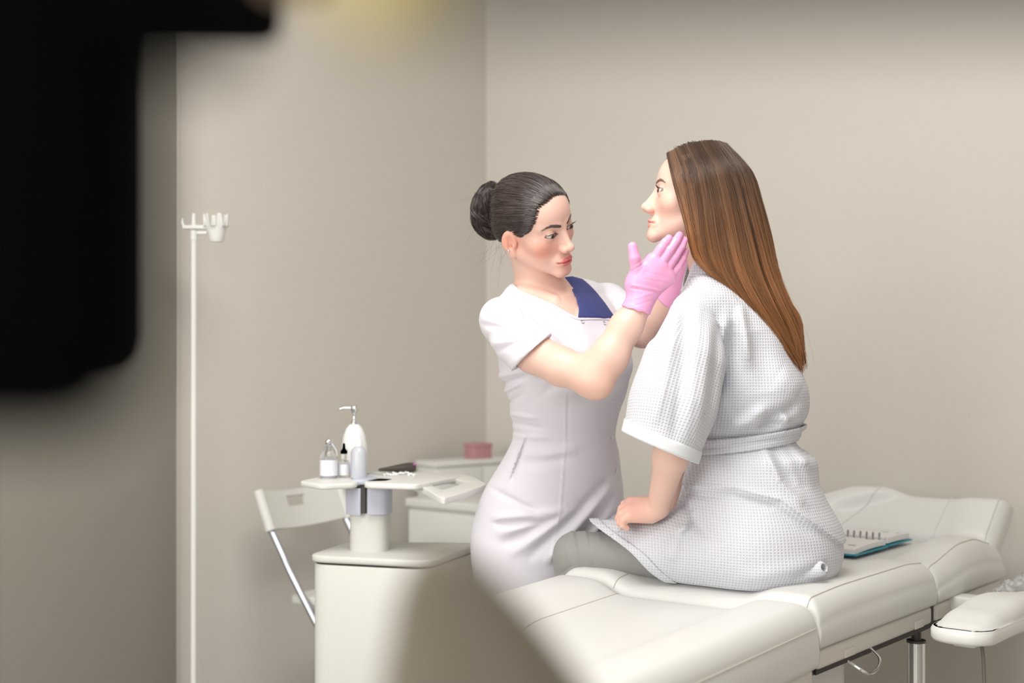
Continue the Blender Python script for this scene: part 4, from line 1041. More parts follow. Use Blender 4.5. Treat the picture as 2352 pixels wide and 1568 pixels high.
NF = [(1125, 870, 1200, 852, .006, .004), (1140, 888, 1215, 862, .006, -.004), (1150, 905, 1195, 880, .005, .004), (1165, 930, 1200, 905, .005, -.003), (1172, 955, 1230, 962, .005, .0035), (1178, 975, 1250, 985, .006, -.0025), (1180, 998, 1215, 1003, .005, -.003),
      (1183, 1003, 1260, 1010, .007, .003), (1245, 1050, 1330, 1035, .012, .004), (1195, 1070, 1300, 1060, .014, -.004), (1130, 1135, 1260, 1195, .008, -.004), (1135, 1200, 1300, 1180, .010, .005), (1140, 1215, 1270, 1205, .008, -.006), (1150, 1235, 1330, 1180, .012, .006), (1160, 1258, 1350, 1165, .012, -.006), (1180, 1280, 1370, 1150, .012, .005), (1220, 1290, 1400, 1120, .012, -.006), (1260, 1300, 1410, 1140, .011, .006), (1290, 1310, 1415, 1165, .010, -.005), (1310, 1320, 1420, 1190, .009, .004),
      (1195, 690, 1300, 790, .010, .004), (1215, 690, 1330, 800, .010, -.004), (1165, 668, 1290, 760, .010, .003), (1330, 800, 1400, 900, .012, -.003), (1250, 900, 1290, 860, .012, -.003),
      (1298, 900, 1300, 1010, .0022, .0016), (1304, 900, 1306, 1010, .0022, -.0012), (1301, 1010, 1290, 1180, .0022, .0018), (1290, 1180, 1266, 1310, .0022, .0018), (1206, 1008, 1168, 1110, .0028, .004), (1211, 1010, 1174, 1112, .004, -.005), (1165, 1112, 1136, 1205, .002, -.0015), (1136, 1206, 1150, 1203, .002, .0015)]
def ndress(P):
    f = ntorso(P, .005)
    f = fold(P, f, NF)
    # sleeves
    sl = smin(chain(P, [rS + [.002, 0, .0], PX(1190, 782, 3.165), PX(1228, 816, 3.12), PX(1262, 842, 3.09)], [.051, .0525, .056, .058], .02), rc(P, lS, lS + (lE - lS) * .75, .054, .052), .001)
    sl = fold(P, sl, [(1110, 745, 1215, 770, .007, -.005), (1115, 735, 1200, 750, .009, .004), (1130, 790, 1230, 765, .008, .005), (1140, 805, 1235, 775, .006, -.004), (1125, 770, 1180, 765, .008, -.003), (1188, 700, 1205, 745, .004, .003), (1190, 690, 1214, 760, .003, -.003), (1166, 848, 1245, 768, .0022, -.0016), (1175, 835, 1240, 772, .0016, .001)], 3.2, .85)
    n_ = A3(PX(1345, 860, 3.08) - rS); n_[1] *= .5; n_ /= np.linalg.norm(n_)
    cut = (P - A3(PX(1219, 813, 3.12))) @ (A3((.67, -.10, -.735)))
    inn = chain(P, [PX(1212, 805, 3.135), PX(1262, 842, 3.09)], [.044, .0535])
    near_r = P[:, 1] < 3.30
    s2 = np.where(near_r, smax(smax(sl, cut, .003), -inn, .002), smax(smax(sl, ((P - A3(lS + (lE - lS) * .62)) @ A3((lE - lS) / np.linalg.norm(lE - lS))), .003), -rc(P, lS + (lE - lS) * .4, lE, .038, .048), .002))
    f = smin(f, s2, .012)
    # collar opening and hem
    f = smax(f, -poly2(P, NECK), .003)
    f = smax(f, A3(PX(0, 1545, 3.4))[2] - P[:, 2], .006)
    # edge piping along the neckline
    return f.astype(f32)
V, Q = mesh_sdf(ndress, (-.42, 2.95, .50), (.42, 3.85, 1.46), .0042)
obj_np('uniform_dress', V, Q, M['dress'], nurse)
def npanel(P):
    d = ntorso(P, .0065); g = smax(d, poly2(P, PANEL), .002)
    g = smax(g, -(d + .010), .001); g = fold(P, g, [(1318, 690, 1390, 728, .004, .0012), (1330, 655, 1375, 700, .004, .001)])
    return np.maximum(g, P[:, 1] - 3.42)
V, Q = mesh_sdf(npanel, PX(1350, 690, 3.25) - [.11, .3, .09], PX(1350, 690, 3.25) + [.11, .3, .09], .0025)
obj_np('chest_panel', V, Q, M['navy'], nurse)
for (px, py) in [(1337.5, 739), (1388, 742), (1427, 833), (1413, 922), (1404.5, 1006), (1414.5, 1080), (1415.5, 1176)]:
    p, nn = cast(ndress, px, py)
    if p is None: continue
    t = np.cross(nn, Zv); t /= np.linalg.norm(t); b = np.cross(nn, t)
    MB().tube([p + nn * .0008 + .0042 * (math.cos(a) * t + math.sin(a) * b) for a in np.linspace(0, 2 * math.pi, 20, endpoint=False)], .0008, 6, closed=True).build('snap_button', M['chrome'], nurse)
# seams and stitching
def stitch(pts, f, parent, name, m, r=.0011, off=.0004):
    q = crom(np.array(pts), 6 * len(pts)); out = []
    for px, py in q:
        p, nn = cast(f, px, py)
        if p is not None: out.append(p + nn * off)
    if len(out) > 2: MB().tube(out, r, 6).build(name, m, parent)
stitch([(1172, 645), (1182, 658), (1205, 674), (1240, 690), (1272, 704), (1298, 719), (1326, 733), (1370, 733), (1412, 735)], ndress, nurse, 'neckline_piping', M['dress'], .0016)

# hair: cap, strands combed back to the bun, bun
HC0, HC1, HC2 = srgb(44, 35, 35), srgb(64, 53, 52), srgb(92, 80, 78)
M['nhair'] = hair_mat('dark_brown_hair', HC0, HC1, HC2, .22); M['nhair'].node_tree.nodes['Principled BSDF'].inputs['Specular IOR Level'].default_value = .9; M['nhaircap'] = mat('dark_brown_cap', HC0, .45, bump=.3, bscale=500)
BUN = np.array([-.004, -.136, .004])       # bun centre, head frame
def hairline(L):
    """>0 where hair grows"""
    x, y, z = np.abs(L[:, 0]), L[:, 1], L[:, 2]
    h = z - (.078 - .9 * np.maximum(0, x - .028) ** 1.0 * .55)             # forehead line, lower towards the temples
    front = np.where(y > .0, h, 1)
    sidez = np.interp(x, [0, .045, .062, .075], [.071, .059, .024, -.012])
    g = z - np.where(y > .035, sidez + (y - .035) * .55, np.interp(y, [-.1, -.03, -.01, .02, .035], [-.045, -.035, .030, -.010, .010]))
    return g
def ncap(P):
    L = NH.loc(P); q = L.copy(); q[:, 0] = np.abs(q[:, 0])
    f = ell(q, (0, -.012, .038), (.0735, .0960, .0810)); f = smin(f, ell(q, (0, .027, .036), (.0622, .0600, .0635)), .03)
    f = smin(f, ell(q, (0, -.055, -.005), (.058, .045, .045)), .03)
    hl = hairline(L); f = f + .0026 * np.exp(-np.maximum(hl, 0) / .007)
    return smax(f, -hl * .8, .002) * f32(NH.k)
V, Q = mesh_sdf(ncap, NH.o - .16, NH.o + .16, .003)
cap = obj_np('hair', V, Q, M['nhaircap'], nurse)
def cap_r(d):
    """point on the cap surface from head centre along local directions d (n,3)"""
    t = np.full(len(d), .2); c = np.array([0, -.012, .03])
    for _ in range(40):
        q = (c + d * t[:, None]).astype(f32); q[:, 0] = np.abs(q[:, 0])
        f = ell(q, (0, -.012, .038), (.0735, .0960, .0810)); f = smin(f, ell(q, (0, .027, .036), (.0622, .0600, .0635)), .03); f = smin(f, ell(q, (0, -.055, -.005), (.058, .045, .045)), .03)
        t -= f * .8
    return c + d * t[:, None]
rng = np.random.default_rng(11)
def nstrands(n, k=16):
    C = np.array([0, -.012, .03]); bd = BUN - C; bd /= np.linalg.norm(bd)
    d = rng.normal(size=(n * 6, 3)); d /= np.linalg.norm(d, axis=1)[:, None]
    p = cap_r(d); ok = hairline(p.astype(f32)) > 0; d = d[ok][:n]; n = len(d)
    # roots: half of them right at the hairline
    out = np.zeros((n, k, 3)); jit = rng.normal(size=(n, 1)) * .0009 + .0012
    pd = d - bd * (d @ bd)[:, None]; pd /= np.linalg.norm(pd, axis=1)[:, None] + 1e-6; end = bd + pd * .30 + rng.normal(size=(n, 3)) * .03; end /= np.linalg.norm(end, axis=1)[:, None]
    sag = np.array([0, 0, -.10])
    for i, t in enumerate(np.linspace(0, 1, k)):
        q = d * (1 - t) + end * t + sag * math.sin(math.pi * t) * np.clip(.6 - d @ [0, 0, 1], 0, 1)[:, None]
        q /= np.linalg.norm(q, axis=1)[:, None]; pp = cap_r(q); out[:, i] = pp + q * (jit * math.sin(math.pi * min(1, t * 1.4 + .12)) - .0024 * np.exp(-np.maximum(hairline(pp.astype(f32)), 0) / .007)[:, None])
    return out
S_ = nstrands(5200); strands('hair_strands', NH.wld(S_.reshape(-1, 3)).reshape(S_.shape), .00042, .00040, M['nhair'], cap)
th = np.repeat(np.linspace(-1.75, 1.75, 260), 60); el = np.tile(np.linspace(1.35, -.2, 60), 260)
dd = np.stack([np.sin(th) * np.cos(el), np.cos(th) * np.cos(el), np.sin(el)], 1); pp = cap_r(dd); hl = hairline(pp.astype(f32)).reshape(260, 60)
first = (hl < .001).argmax(1); okk = (hl < .001).any(1); edge = pp.reshape(260, 60, 3)[np.arange(260), first][okk]
edge = edge[edge[:, 1] > -.005]; E_ = edge[rng.integers(0, len(edge), 1500)] + rng.normal(size=(1500, 3)) * .0008
c0 = np.array([0, -.012, .03]); v = BUN * [0, .6, 1] + [0, 0, .02] - E_; nr_ = E_ - c0; nr_ /= np.linalg.norm(nr_, axis=1)[:, None]; v -= nr_ * np.sum(nr_ * v, 1)[:, None]; v /= np.linalg.norm(v, axis=1)[:, None]
E_ = E_ - v * rng.uniform(-.001, .0055, 1500)[:, None]; L = []
for t in np.linspace(0, 1, 8):
    q = E_ + v * .030 * t - c0; q /= np.linalg.norm(q, axis=1)[:, None]; L.append(cap_r(q) + q * (-.0030 + .0042 * min(1, t * 3.2)))
L = np.stack(L, 1); strands('hair_strands', NH.wld(L.reshape(-1, 3)).reshape(L.shape), .00018, .00032, M['nhair'], cap)
# bun: twisted coils over a core
bw_ = NH.wld(BUN)
br = np.array([.050, .034, .066])
MBn = MB(); G = []
for t in np.linspace(.04, math.pi - .04, 22):
    G.append([NH.wld(BUN + br * .86 * np.array([math.sin(t) * math.cos(a), math.sin(t) * math.sin(a), math.cos(t)])) for a in np.linspace(0, 2 * math.pi, 30, endpoint=False)])
bun = MBn.grid(np.array(G)[::-1], closev=True, capu=True).build('hair_bun', M['nhaircap'], nurse)
L = []
for c in range(40):             # twisted locks wound round the bun
    ax = rng.normal(size=3) * [.7, 1.0, .7]; ax[1] = abs(ax[1]) + .3; ax /= np.linalg.norm(ax); u = np.cross(ax, [0.3, .2, 1]); u /= np.linalg.norm(u); v = np.cross(ax, u)
    a0 = rng.uniform(0, 6.28); span = rng.uniform(1.6, 3.4); lat0, lat1 = rng.uniform(-.9, .9, 2); wid = rng.uniform(.006, .011); hgt = rng.uniform(.86, 1.02); tw = rng.uniform(2, 5) * rng.choice([-1, 1])
    t = np.linspace(0, 1, 22); a = a0 + span * t; la = lat0 + (lat1 - lat0) * t + .15 * np.sin(5 * t + a0)
    dr = np.cos(la)[:, None] * (np.cos(a)[:, None] * u + np.sin(a)[:, None] * v) + np.sin(la)[:, None] * ax
    cpos = BUN + br * dr * (hgt - .14 * (2 * t - 1)[:, None] ** 2); tg = np.gradient(cpos, axis=0); tg /= np.linalg.norm(tg, axis=1)[:, None]; bi = np.cross(tg, dr); bi /= np.linalg.norm(bi, axis=1)[:, None] + 1e-9
    for s in range(64):
        ph = rng.uniform(0, 6.28); rr = wid * math.sqrt(rng.uniform(.25, 1)); w_ = ph + tw * t
        L.append(cpos + rr * (np.cos(w_)[:, None] * dr + np.sin(w_)[:, None] * bi) + rng.normal(size=3) * .0006)
L = np.array(L); strands('hair_strands', NH.wld(L.reshape(-1, 3)).reshape(L.shape), .00040, .00026, M['nhair'], bun)
# fly-away wisps at the nape and the bun
L = []
for s in range(85):
    if s < 45: p = np.array([rng.uniform(-.03, .06), -.075 + rng.normal() * .015, -.035 + rng.normal() * .014]); v = np.array([rng.normal() * .3, -.25, -1.0])
    else: p = BUN + br * (lambda d: d / np.linalg.norm(d))(rng.normal(size=3) * [1, .8, 1]); v = (p - BUN) / np.linalg.norm(p - BUN) + rng.normal(size=3) * .6
    v /= np.linalg.norm(v); ln = rng.uniform(.015, .05) if s < 45 else rng.uniform(.01, .035); cv = rng.normal(size=3) * .5; pts = []
    for t in np.linspace(0, 1, 9): pts.append(p + v * ln * t + cv * ln * t * t + np.array([0, 0, -.3 * ln * t * t]))
    L.append(pts)
L = np.array(L); strands('hair_wisps', NH.wld(L.reshape(-1, 3)).reshape(L.shape), .00015, .00008, M['nhair'], cap)
# white clogs
for a, b in NLEG:
    q = b * [1, 1, 0]; dr = np.array([.66, -.75, 0]); G = []
    for t in np.linspace(0, 1, 16):
        c = q - dr * .05 + dr * .245 * t; hh = .075 * (1 - .45 * t) * math.sqrt(max(.02, 1 - max(0, (t - .75) / .25) ** 2)) ; w_ = .042 * math.sqrt(max(.03, min(1, t * 6 + .25) * (1 - max(0, (t - .7) / .3) ** 2)))
        sd_ = np.array([-dr[1], dr[0], 0]); G.append([c + sd_ * w_ * math.cos(a_) + Zv * max(0.002, hh / 2 + hh / 2 * math.sin(a_)) for a_ in np.linspace(0, 2 * math.pi, 20, endpoint=False)])
    MB().grid(np.array(G), closev=True, capu=True).build('shoe', M['whitegloss'], nurse)
# ------------------------------------------------------------------ seated woman in the waffle robe
pat = empty('person', PX(1720, 784, 3.17) * [1, 1, 0] + [0, 0, .73], 'seated woman with long brown hair in white waffle robe and grey trousers on the couch', 'person')
PH = Head(PX(1598, 459, 3.15), (-.985, .10, .139), (.139, 0, .99), 1.0, nose=.003, tipz=-.002, chin=.004, jaw=.002, lid=.0050)
PT = mktab([(655, 1560, 1690, 3.17, .62, -70), (700, 1540, 1745, 3.165, .66, -66), (760, 1527, 1788, 3.16, .72, -62), (820, 1530, 1815, 3.16, .76, -60), (880, 1545, 1842, 3.16, .78, -60), (920, 1560, 1850, 3.16, .80, -60), (950, 1578, 1846, 3.16, .80, -60), (975, 1592, 1832, 3.16, .80, -60), (997, 1598, 1818, 3.165, .80, -60),
            (1020, 1598, 1822, 3.17, .80, -60), (1048, 1590, 1862, 3.17, .82, -60), (1080, 1582, 1868, 3.17, .84, -60), (1110, 1575, 1872, 3.17, .86, -60), (1150, 1565, 1890, 3.17, .88, -60), (1200, 1560, 1917, 3.17, .9, -60), (1250, 1560, 1927, 3.17, .9, -60), (1290, 1565, 1922, 3.17, .9, -60), (1325, 1580, 1898, 3.17, .88, -60), (1350, 1600, 1860, 3.17, .86, -60)])
pS, pE, pW = PX(1592, 718, 3.03), PX(1556, 965, 3.0), PX(1512, 1165, 3.12)
qS, qE, qW = PX(1618, 712, 3.33), PX(1570, 950, 3.40), PX(1530, 1165, 3.33)
kneeL, hipL = PX(1324, 1274, 3.30), PX(1715, 1268, 3.115)
kneeR, hipR = kneeL + [.10, .165, .0], hipL + [.085, .13, .0]
ankL, ankR = np.array([kneeL[0] - .035, kneeL[1] + .05, .36]), np.array([kneeR[0] - .035, kneeR[1] + .05, .36])
pn0, pn1 = PH.wld((0, -.020, -.030)), PX(1648, 665, 3.17)
def parms(P):
    a = chain(P, [pS + [0, .012, -.034], pE * .5 + pS * .5, pE], [.038, .041, .037], .01)
    b = chain(P, [pE, pE * .6 + pW * .4 + [.002, -.004, 0], pW], [.037, .036, .0245], .02)
    c = smin(rc(P, qS - [0, .0, .03], qE, .040, .037), rc(P, qE, qW, .036, .025), .02)
    return np.minimum(smin(a, b, .02), c)
# her left hand rests on the thigh, half closed
ppalm = [(pW, PX(1478, 1170, 3.140), .024, .022), (PX(1500, 1158, 3.135), PX(1450, 1156, 3.150), .019, .0155), (PX(1500, 1172, 3.125), PX(1446, 1172, 3.130), .019, .0155), (PX(1495, 1185, 3.120), PX(1445, 1186, 3.115), .016, .014)]
pfing = [([PX(1452, 1155, 3.155), PX(1436, 1158, 3.165), PX(1428, 1180, 3.170), PX(1437, 1196, 3.165)], [.0125, .0105, .0092, .0078]),
         ([PX(1450, 1163, 3.140), PX(1430, 1168, 3.145), PX(1422, 1190, 3.150), PX(1433, 1203, 3.148)], [.0125, .0105, .0092, .0078]),
         ([PX(1449, 1174, 3.128), PX(1428, 1180, 3.126), PX(1424, 1200, 3.130), PX(1436, 1208, 3.130)], [.0120, .0100, .0088, .0075]),
         ([PX(1448, 1186, 3.114), PX(1432, 1192, 3.110), PX(1430, 1206, 3.113), PX(1440, 1212, 3.116)], [.0105, .0088, .0078, .0068]),
         ([PX(1490, 1170, 3.155), PX(1462, 1175, 3.175), PX(1448, 1190, 3.180)], [.014, .011, .0085])]
qpalm = [(qW, PX(1495, 1180, 3.300), .022, .02), (PX(1500, 1172, 3.315), PX(1478, 1182, 3.280), .017, .014), (PX(1505, 1185, 3.295), PX(1480, 1195, 3.270), .017, .014)]
qfing = [([PX(1480, 1180, 3.280), PX(1470, 1188, 3.250), PX(1468, 1200, 3.230)], [.0115, .009, .0075]), ([PX(1480, 1186, 3.275), PX(1468, 1196, 3.245), PX(1468, 1206, 3.225)], [.0115, .009, .0075]),
         ([PX(1482, 1192, 3.270), PX(1472, 1202, 3.245), PX(1474, 1210, 3.225)], [.011, .0088, .0072]), ([PX(1486, 1198, 3.265), PX(1478, 1206, 3.245), PX(1480, 1212, 3.230)], [.0095, .008, .0068]), ([PX(1495, 1176, 3.320), PX(1476, 1178, 3.300), PX(1466, 1184, 3.290)], [.0125, .0105, .0085])]
def phands(P):
    a = near(P, PX(1470, 1175, 3.14) - .11, PX(1470, 1175, 3.14) + .11, lambda q: hand_sdf(q, ppalm, pfing, .005))
    b = near(P, PX(1490, 1185, 3.28) - .11, PX(1490, 1185, 3.28) + .11, lambda q: hand_sdf(q, qpalm, qfing, .005))
    return np.minimum(a, b)
def plegs(P, g=0.0):
    a = smin(chain(P, [hipL, kneeL * .45 + hipL * .55 + [0, 0, .004], kneeL], [.066 + g, .060 + g, .0475 + g], .02), chain(P, [kneeL, kneeL * .7 + ankL * .3 + [.006, -.004, 0], ankL], [.0475 + g, .049 + g, .034 + g], .02), .03)
    b = smin(rc(P, hipR, kneeR, .074 + g, .050 + g), rc(P, kneeR, ankR, .049 + g, .034 + g), .03)
    return np.minimum(a, b)
def pfeet(P):
    f = None
    for an in (ankL, ankR):
        toe = an + np.array([-.045, -.03, -.185]); g = smin(rc(P, an, an + np.array([0, 0, -.06]), .032, .034), rc(P, an + np.array([0, 0, -.065]), toe, .034, .022), .02)
        f = g if f is None else np.minimum(f, g)
    return f
def ptorso(P, infl=0.0):
    f = slices(P, PT, infl)
    sh = smin(rc(P, PX(1650, 668, 3.16), pS + [.006, .012, -.004], .046 + infl, .054 + infl), rc(P, PX(1650, 668, 3.2), qS + [.006, -.01, -.004], .046 + infl, .054 + infl), .03)
    return smin(f, sh, .06)
def pbody(P):
    f = near(P, PH.o - .16, PH.o + .16, PH.sdf)
    f = smin(f, near(P, pn0 - .25, pn1 + .25, lambda q: rc(q, pn0, pn1, .050, .056)), .018)
    f = smin(f, near(P, (.05, 2.85, .70), (.85, 3.5, 1.42), lambda q: ptorso(q, -.030)), .03)
    f = smin(f, near(P, pW - [.2, .2, .1], pS + .2, parms), .025) if False else smin(f, near(P, (.15, 2.85, .80), (.55, 3.5, 1.42), parms), .025)
    f = smin(f, phands(P), .008)
    f = smin(f, near(P, (-.15, 2.9, .2), (.8, 3.75, .92), lambda q: plegs(q, -.006)), .02)
    f = smin(f, near(P, (-.45, 2.9, .1), (.5, 3.9, .45), pfeet), .02)
    return f
V, Q = mesh_sdf(pbody, (-.35, 2.8, .12), (.95, 3.85, 1.72), .0042)
def pcol(P):
    c = PH.color(P, SKIN, lip=srgb(224, 132, 128), brow=srgb(84, 58, 52), blush=srgb(244, 178, 156), blush_k=.35, liner=.75)
    m = np.clip((.09 - np.linalg.norm(P - PX(1440, 1175, 3.14), axis=1)) / .07, 0, 1)[:, None] * .4
    return c * (1 - m) + np.array(srgb(246, 176, 160)) * m
person_mesh('body', pbody, V, Q, PH, pat, pcol)
PH.eyes(pat, (-.30, 1, 0), srgb(92, 62, 48))
PH.lashes(pat, M['lash'], 20, .0085)
# trousers
M['trouser'] = mat('grey_jersey', srgb(150, 150, 147), .6, bump=.18, bscale=500, Sheen_Weight=.1)
TFY = 3.25
TF = [(1315, 1225, 1330, 1322, .004, .0022), (1325, 1228, 1345, 1310, .004, -.0022), (1345, 1222, 1356, 1288, .003, .0020), (1352, 1222, 1364, 1290, .003, -.0016), (1300, 1250, 1312, 1318, .004, .002), (1375, 1215, 1380, 1282, .003, .0012), (1290, 1320, 1312, 1300, .003, -.002)]
def ptrous(P):
    f = plegs(P, .0)
    f = smin(f, rc(P, hipL, hipR, .070, .070), .04)
    for (x0, y0, x1, y1, w, am) in TF:
        d, t = seg2(P, PX(x0, y0, TFY), PX(x1, y1, TFY)); f = f - am * np.exp(-(d / w) ** 2) * (P[:, 1] < 3.33)
    return smax(f, .36 - P[:, 2], .004)
V, Q = mesh_sdf(ptrous, (-.15, 2.9, .30), (.80, 3.75, .92), .0042)
tr_ = obj_np('trousers', V, Q, M['trouser'], pat)

# robe ------------------------------------------------------------
def waffle(name):
    m = bpy.data.materials.new(name); m.use_nodes = True; nt = m.node_tree; L = nt.links; b = nt.nodes['Principled BSDF']
    b.inputs['Roughness'].default_value = .85; b.inputs['Sheen Weight'].default_value = .15
    a = nt.nodes.new('ShaderNodeAttribute'); a.attribute_name = 'clothuv'
    sp = nt.nodes.new('ShaderNodeSeparateXYZ'); L.new(a.outputs['Vector'], sp.inputs[0])
    def mth(op, x, y=None):
        n = nt.nodes.new('ShaderNodeMath'); n.operation = op
        for i, v in enumerate((x, y)):
            if v is None: continue
            if isinstance(v, (int, float)): n.inputs[i].default_value = v
            else: L.new(v, n.inputs[i])
        return n.outputs[0]
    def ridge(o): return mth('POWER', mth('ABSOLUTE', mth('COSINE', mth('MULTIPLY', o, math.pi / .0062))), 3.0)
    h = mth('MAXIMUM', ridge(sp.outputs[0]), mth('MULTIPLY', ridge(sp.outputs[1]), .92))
    nz = nt.nodes.new('ShaderNodeTexNoise'); nz.inputs['Scale'].default_value = 900; tc = nt.nodes.new('ShaderNodeTexCoord'); L.new(tc.outputs['Object'], nz.inputs['Vector'])
    h2 = mth('ADD', h, mth('MULTIPLY', nz.outputs['Fac'], .25))
    bp = nt.nodes.new('ShaderNodeBump'); bp.inputs['Strength'].default_value = .6; bp.inputs['Distance'].default_value = .0014; L.new(h2, bp.inputs['Height']); L.new(bp.outputs[0], b.inputs['Normal'])
    mx = nt.nodes.new('ShaderNodeMix'); mx.data_type = 'RGBA'; mx.inputs[6].default_value = (*srgb(199, 194, 205), 1); mx.inputs[7].default_value = (*srgb(217, 222, 227), 1)  # pit colour: thinner lilac cloth, with the shade of the recesses painted in
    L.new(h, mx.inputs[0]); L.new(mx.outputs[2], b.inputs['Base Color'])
    return m
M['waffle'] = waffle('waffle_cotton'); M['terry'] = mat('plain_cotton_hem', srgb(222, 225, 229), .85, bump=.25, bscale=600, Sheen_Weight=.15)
AXC = PX(1700, 784, 3.17)[:2]
def uv_torso(V):
    d = V[:, :2] - AXC; an = np.arctan2(d[:, 1], d[:, 0])
    # behind the axis: unrolled angle; towards the lap: length along the thigh
    u = np.where(d[:, 0] > 0, an * .165, 0)
    fr = d[:, 0] <= 0; u = np.where(fr, np.where(d[:, 1] < 0, -math.pi / 2 * .165 + d[:, 0], math.pi / 2 * .165 - d[:, 0]), u)
    return np.stack([u, V[:, 2]], 1)
def foldp(P, f, segs, Y=3.0, Ymax=3.15):
    fr = (P[:, 1] < Ymax)
    for (x0, y0, x1, y1, w, am) in segs:
        d, t = seg2(P, PX(x0, y0, Y), PX(x1, y1, Y)); f = f - 1.35 * am * np.exp(-(d / w) ** 2) * np.sqrt(np.clip(4 * t * (1 - t) + .12, 0, 1)) * fr
    return f
BF = [(1590, 690, 1660, 752, .0035, .004), (1660, 752, 1668, 860, .004, .004), (1650, 655, 1700, 700, .03, .004), (1672, 720, 1650, 850, .014, .008), (1702, 700, 1720, 830, .012, .011), (1685, 760, 1655, 900, .014, -.012), (1740, 760, 1760, 900, .03, -.008), (1640, 900, 1690, 985, .02, .006), (1690, 985, 1760, 940, .014, .010), (1760, 972, 1835, 930, .012, -.010), (1750, 985, 1800, 972, .008, -.010), (1800, 950, 1815, 975, .010, .008), (1790, 860, 1845, 900, .025, .006), (1665, 990, 1760, 968, .010, .006), (1610, 640, 1700, 690, .02, .006)]
zE = lambda py, Y=3.05: PX(0, py, Y)[2]
def belt_z(P): return zE(1017) + (P[:, 0] - PX(1717, 0, 3.1)[0]) * .155
BACKCUT = A3(PX(1625, 1030, 3.0))
def pbodice(P):
    f = ptorso(P, .0); f = foldp(P, f, BF)
    f = smax(f, belt_z(P) - .004 - P[:, 2], .01)
    nk = rc(P, PX(1612, 560, 3.16), PX(1650, 690, 3.17), .060, .064)
    f = smax(f, -nk, .004)
    v = poly2(P, [(PX(x, 0, 3.1)[0], PX(0, y, 3.1)[2]) for x, y in [(1480, 560), (1590, 560), (1598, 650), (1540, 820), (1400, 700)]])
    return smax(f, -np.maximum(v, 3.10 - P[:, 1]), .004)
V, Q = mesh_sdf(pbodice, (.05, 2.75, .95), (.85, 3.6, 1.50), .0042, tol=1.6)
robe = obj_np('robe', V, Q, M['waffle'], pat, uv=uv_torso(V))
# skirt with the lap
HEM0, HEM1 = A3(PX(1364, 1204, 3.17)), A3(PX(1537, 1348, 3.05))
hn = A3([-(HEM1 - HEM0)[2], 0, (HEM1 - HEM0)[0]]); hn = -hn / np.linalg.norm(hn); hn = hn if hn[0] < 0 else -hn
SF = [(1575, 1135, 1690, 1128, .009, .004), (1690, 1128, 1790, 1150, .009, .005), (1790, 1150, 1880, 1215, .012, .007), (1575, 1150, 1690, 1141, .008, -.005), (1690, 1143, 1780, 1165, .008, -.006), (1780, 1168, 1870, 1228, .012, -.006), (1762, 1035, 1795, 1110, .010, .009), (1795, 1110, 1850, 1160, .012, .008), (1785, 1040, 1830, 1120, .014, -.009), (1832, 1060, 1860, 1130, .014, -.004), (1832, 1030, 1866, 1070, .012, .008), (1600, 1185, 1560, 1240, .012, .008), (1560, 1240, 1545, 1300, .014, .006), (1590, 1190, 1640, 1240, .014, -.006), (1575, 1160, 1600, 1190, .01, -.006), (1700, 1330, 1880, 1290, .02, .006), (1820, 1322, 1895, 1300, .008, -.006), (1560, 1225, 1590, 1215, .008, .006)]
LAPL = [PX(1735, 1262, 3.07), PX(1600, 1262, 3.13), PX(1480, 1266, 3.20), PX(1320, 1274, 3.295)]
LAPR = [LAPL[0] + [.09, .15, 0], LAPL[2] + [.10, .16, 0], LAPL[3] + [.10, .165, 0]]
def pskirt(P):
    f = slices(P, PT, .002)
    la = chain(P, LAPL, [.092, .080, .074, .078], .02)
    lb = chain(P, LAPR, [.090, .076, .076], .02)
    lap = smin(la, lb, .10)
    lap = smax(lap, (P - HEM0) @ hn - .004 * np.sin(P[:, 2] * 60), .004)
    inn = np.minimum(rc(P, LAPL[1] * .5 + LAPL[2] * .5, LAPL[3] * 1.15 - LAPL[2] * .15, .060, .074), rc(P, LAPR[1], LAPR[2] * 1.15 - LAPR[1] * .15, .060, .071))
    f = smin(f, lap, .05)
    xs = [PX(x, 0, 3.02)[0] for x in (1540, 1690, 1790, 1880, 1940)]; zs = [zE(y, 3.02) for y in (1136, 1125, 1150, 1216, 1260)]
    zl = np.interp(P[:, 0], xs, zs); st = np.clip((P[:, 2] - zl) / .0055, 0, 1); near_ = np.clip((3.22 - P[:, 1]) / .05, 0, 1) * np.clip((P[:, 0] - xs[0]) / .02, 0, 1)
    f = f - .0075 * st * st * (3 - 2 * st) * near_ * np.exp(-np.maximum(P[:, 2] - zl, 0) / .09)
    f = foldp(P, f, SF)
    f = smax(f, P[:, 2] - belt_z(P) - .004, .01)
    f = smax(f, -inn, .003)
    f = smax(f, .740 - P[:, 2], .012)
    # rolled edge at the lower back corner
    return f
V, Q = mesh_sdf(pskirt, (.0, 2.75, .70), (.95, 3.75, 1.10), .0042, tol=1.7)
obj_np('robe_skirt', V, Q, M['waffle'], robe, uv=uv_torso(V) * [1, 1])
def roll(P):
    a, b = PX(1845, 1318, 3.04), PX(1884, 1306, 3.0); f = rc(P, PX(1790, 1334, 3.02), b, .010, .016)
    return smax(f, -rc(P, a, b + (b - a) * .5, .006, .009), .002)
V, Q = mesh_sdf(roll, PX(1840, 1320, 3.03) - .1, PX(1840, 1320, 3.03) + .1, .0022)
obj_np('rolled_hem', V, Q, M['waffle'], robe, uv=np.stack([V[:, 0] - V[:, 1], V[:, 2]], 1))
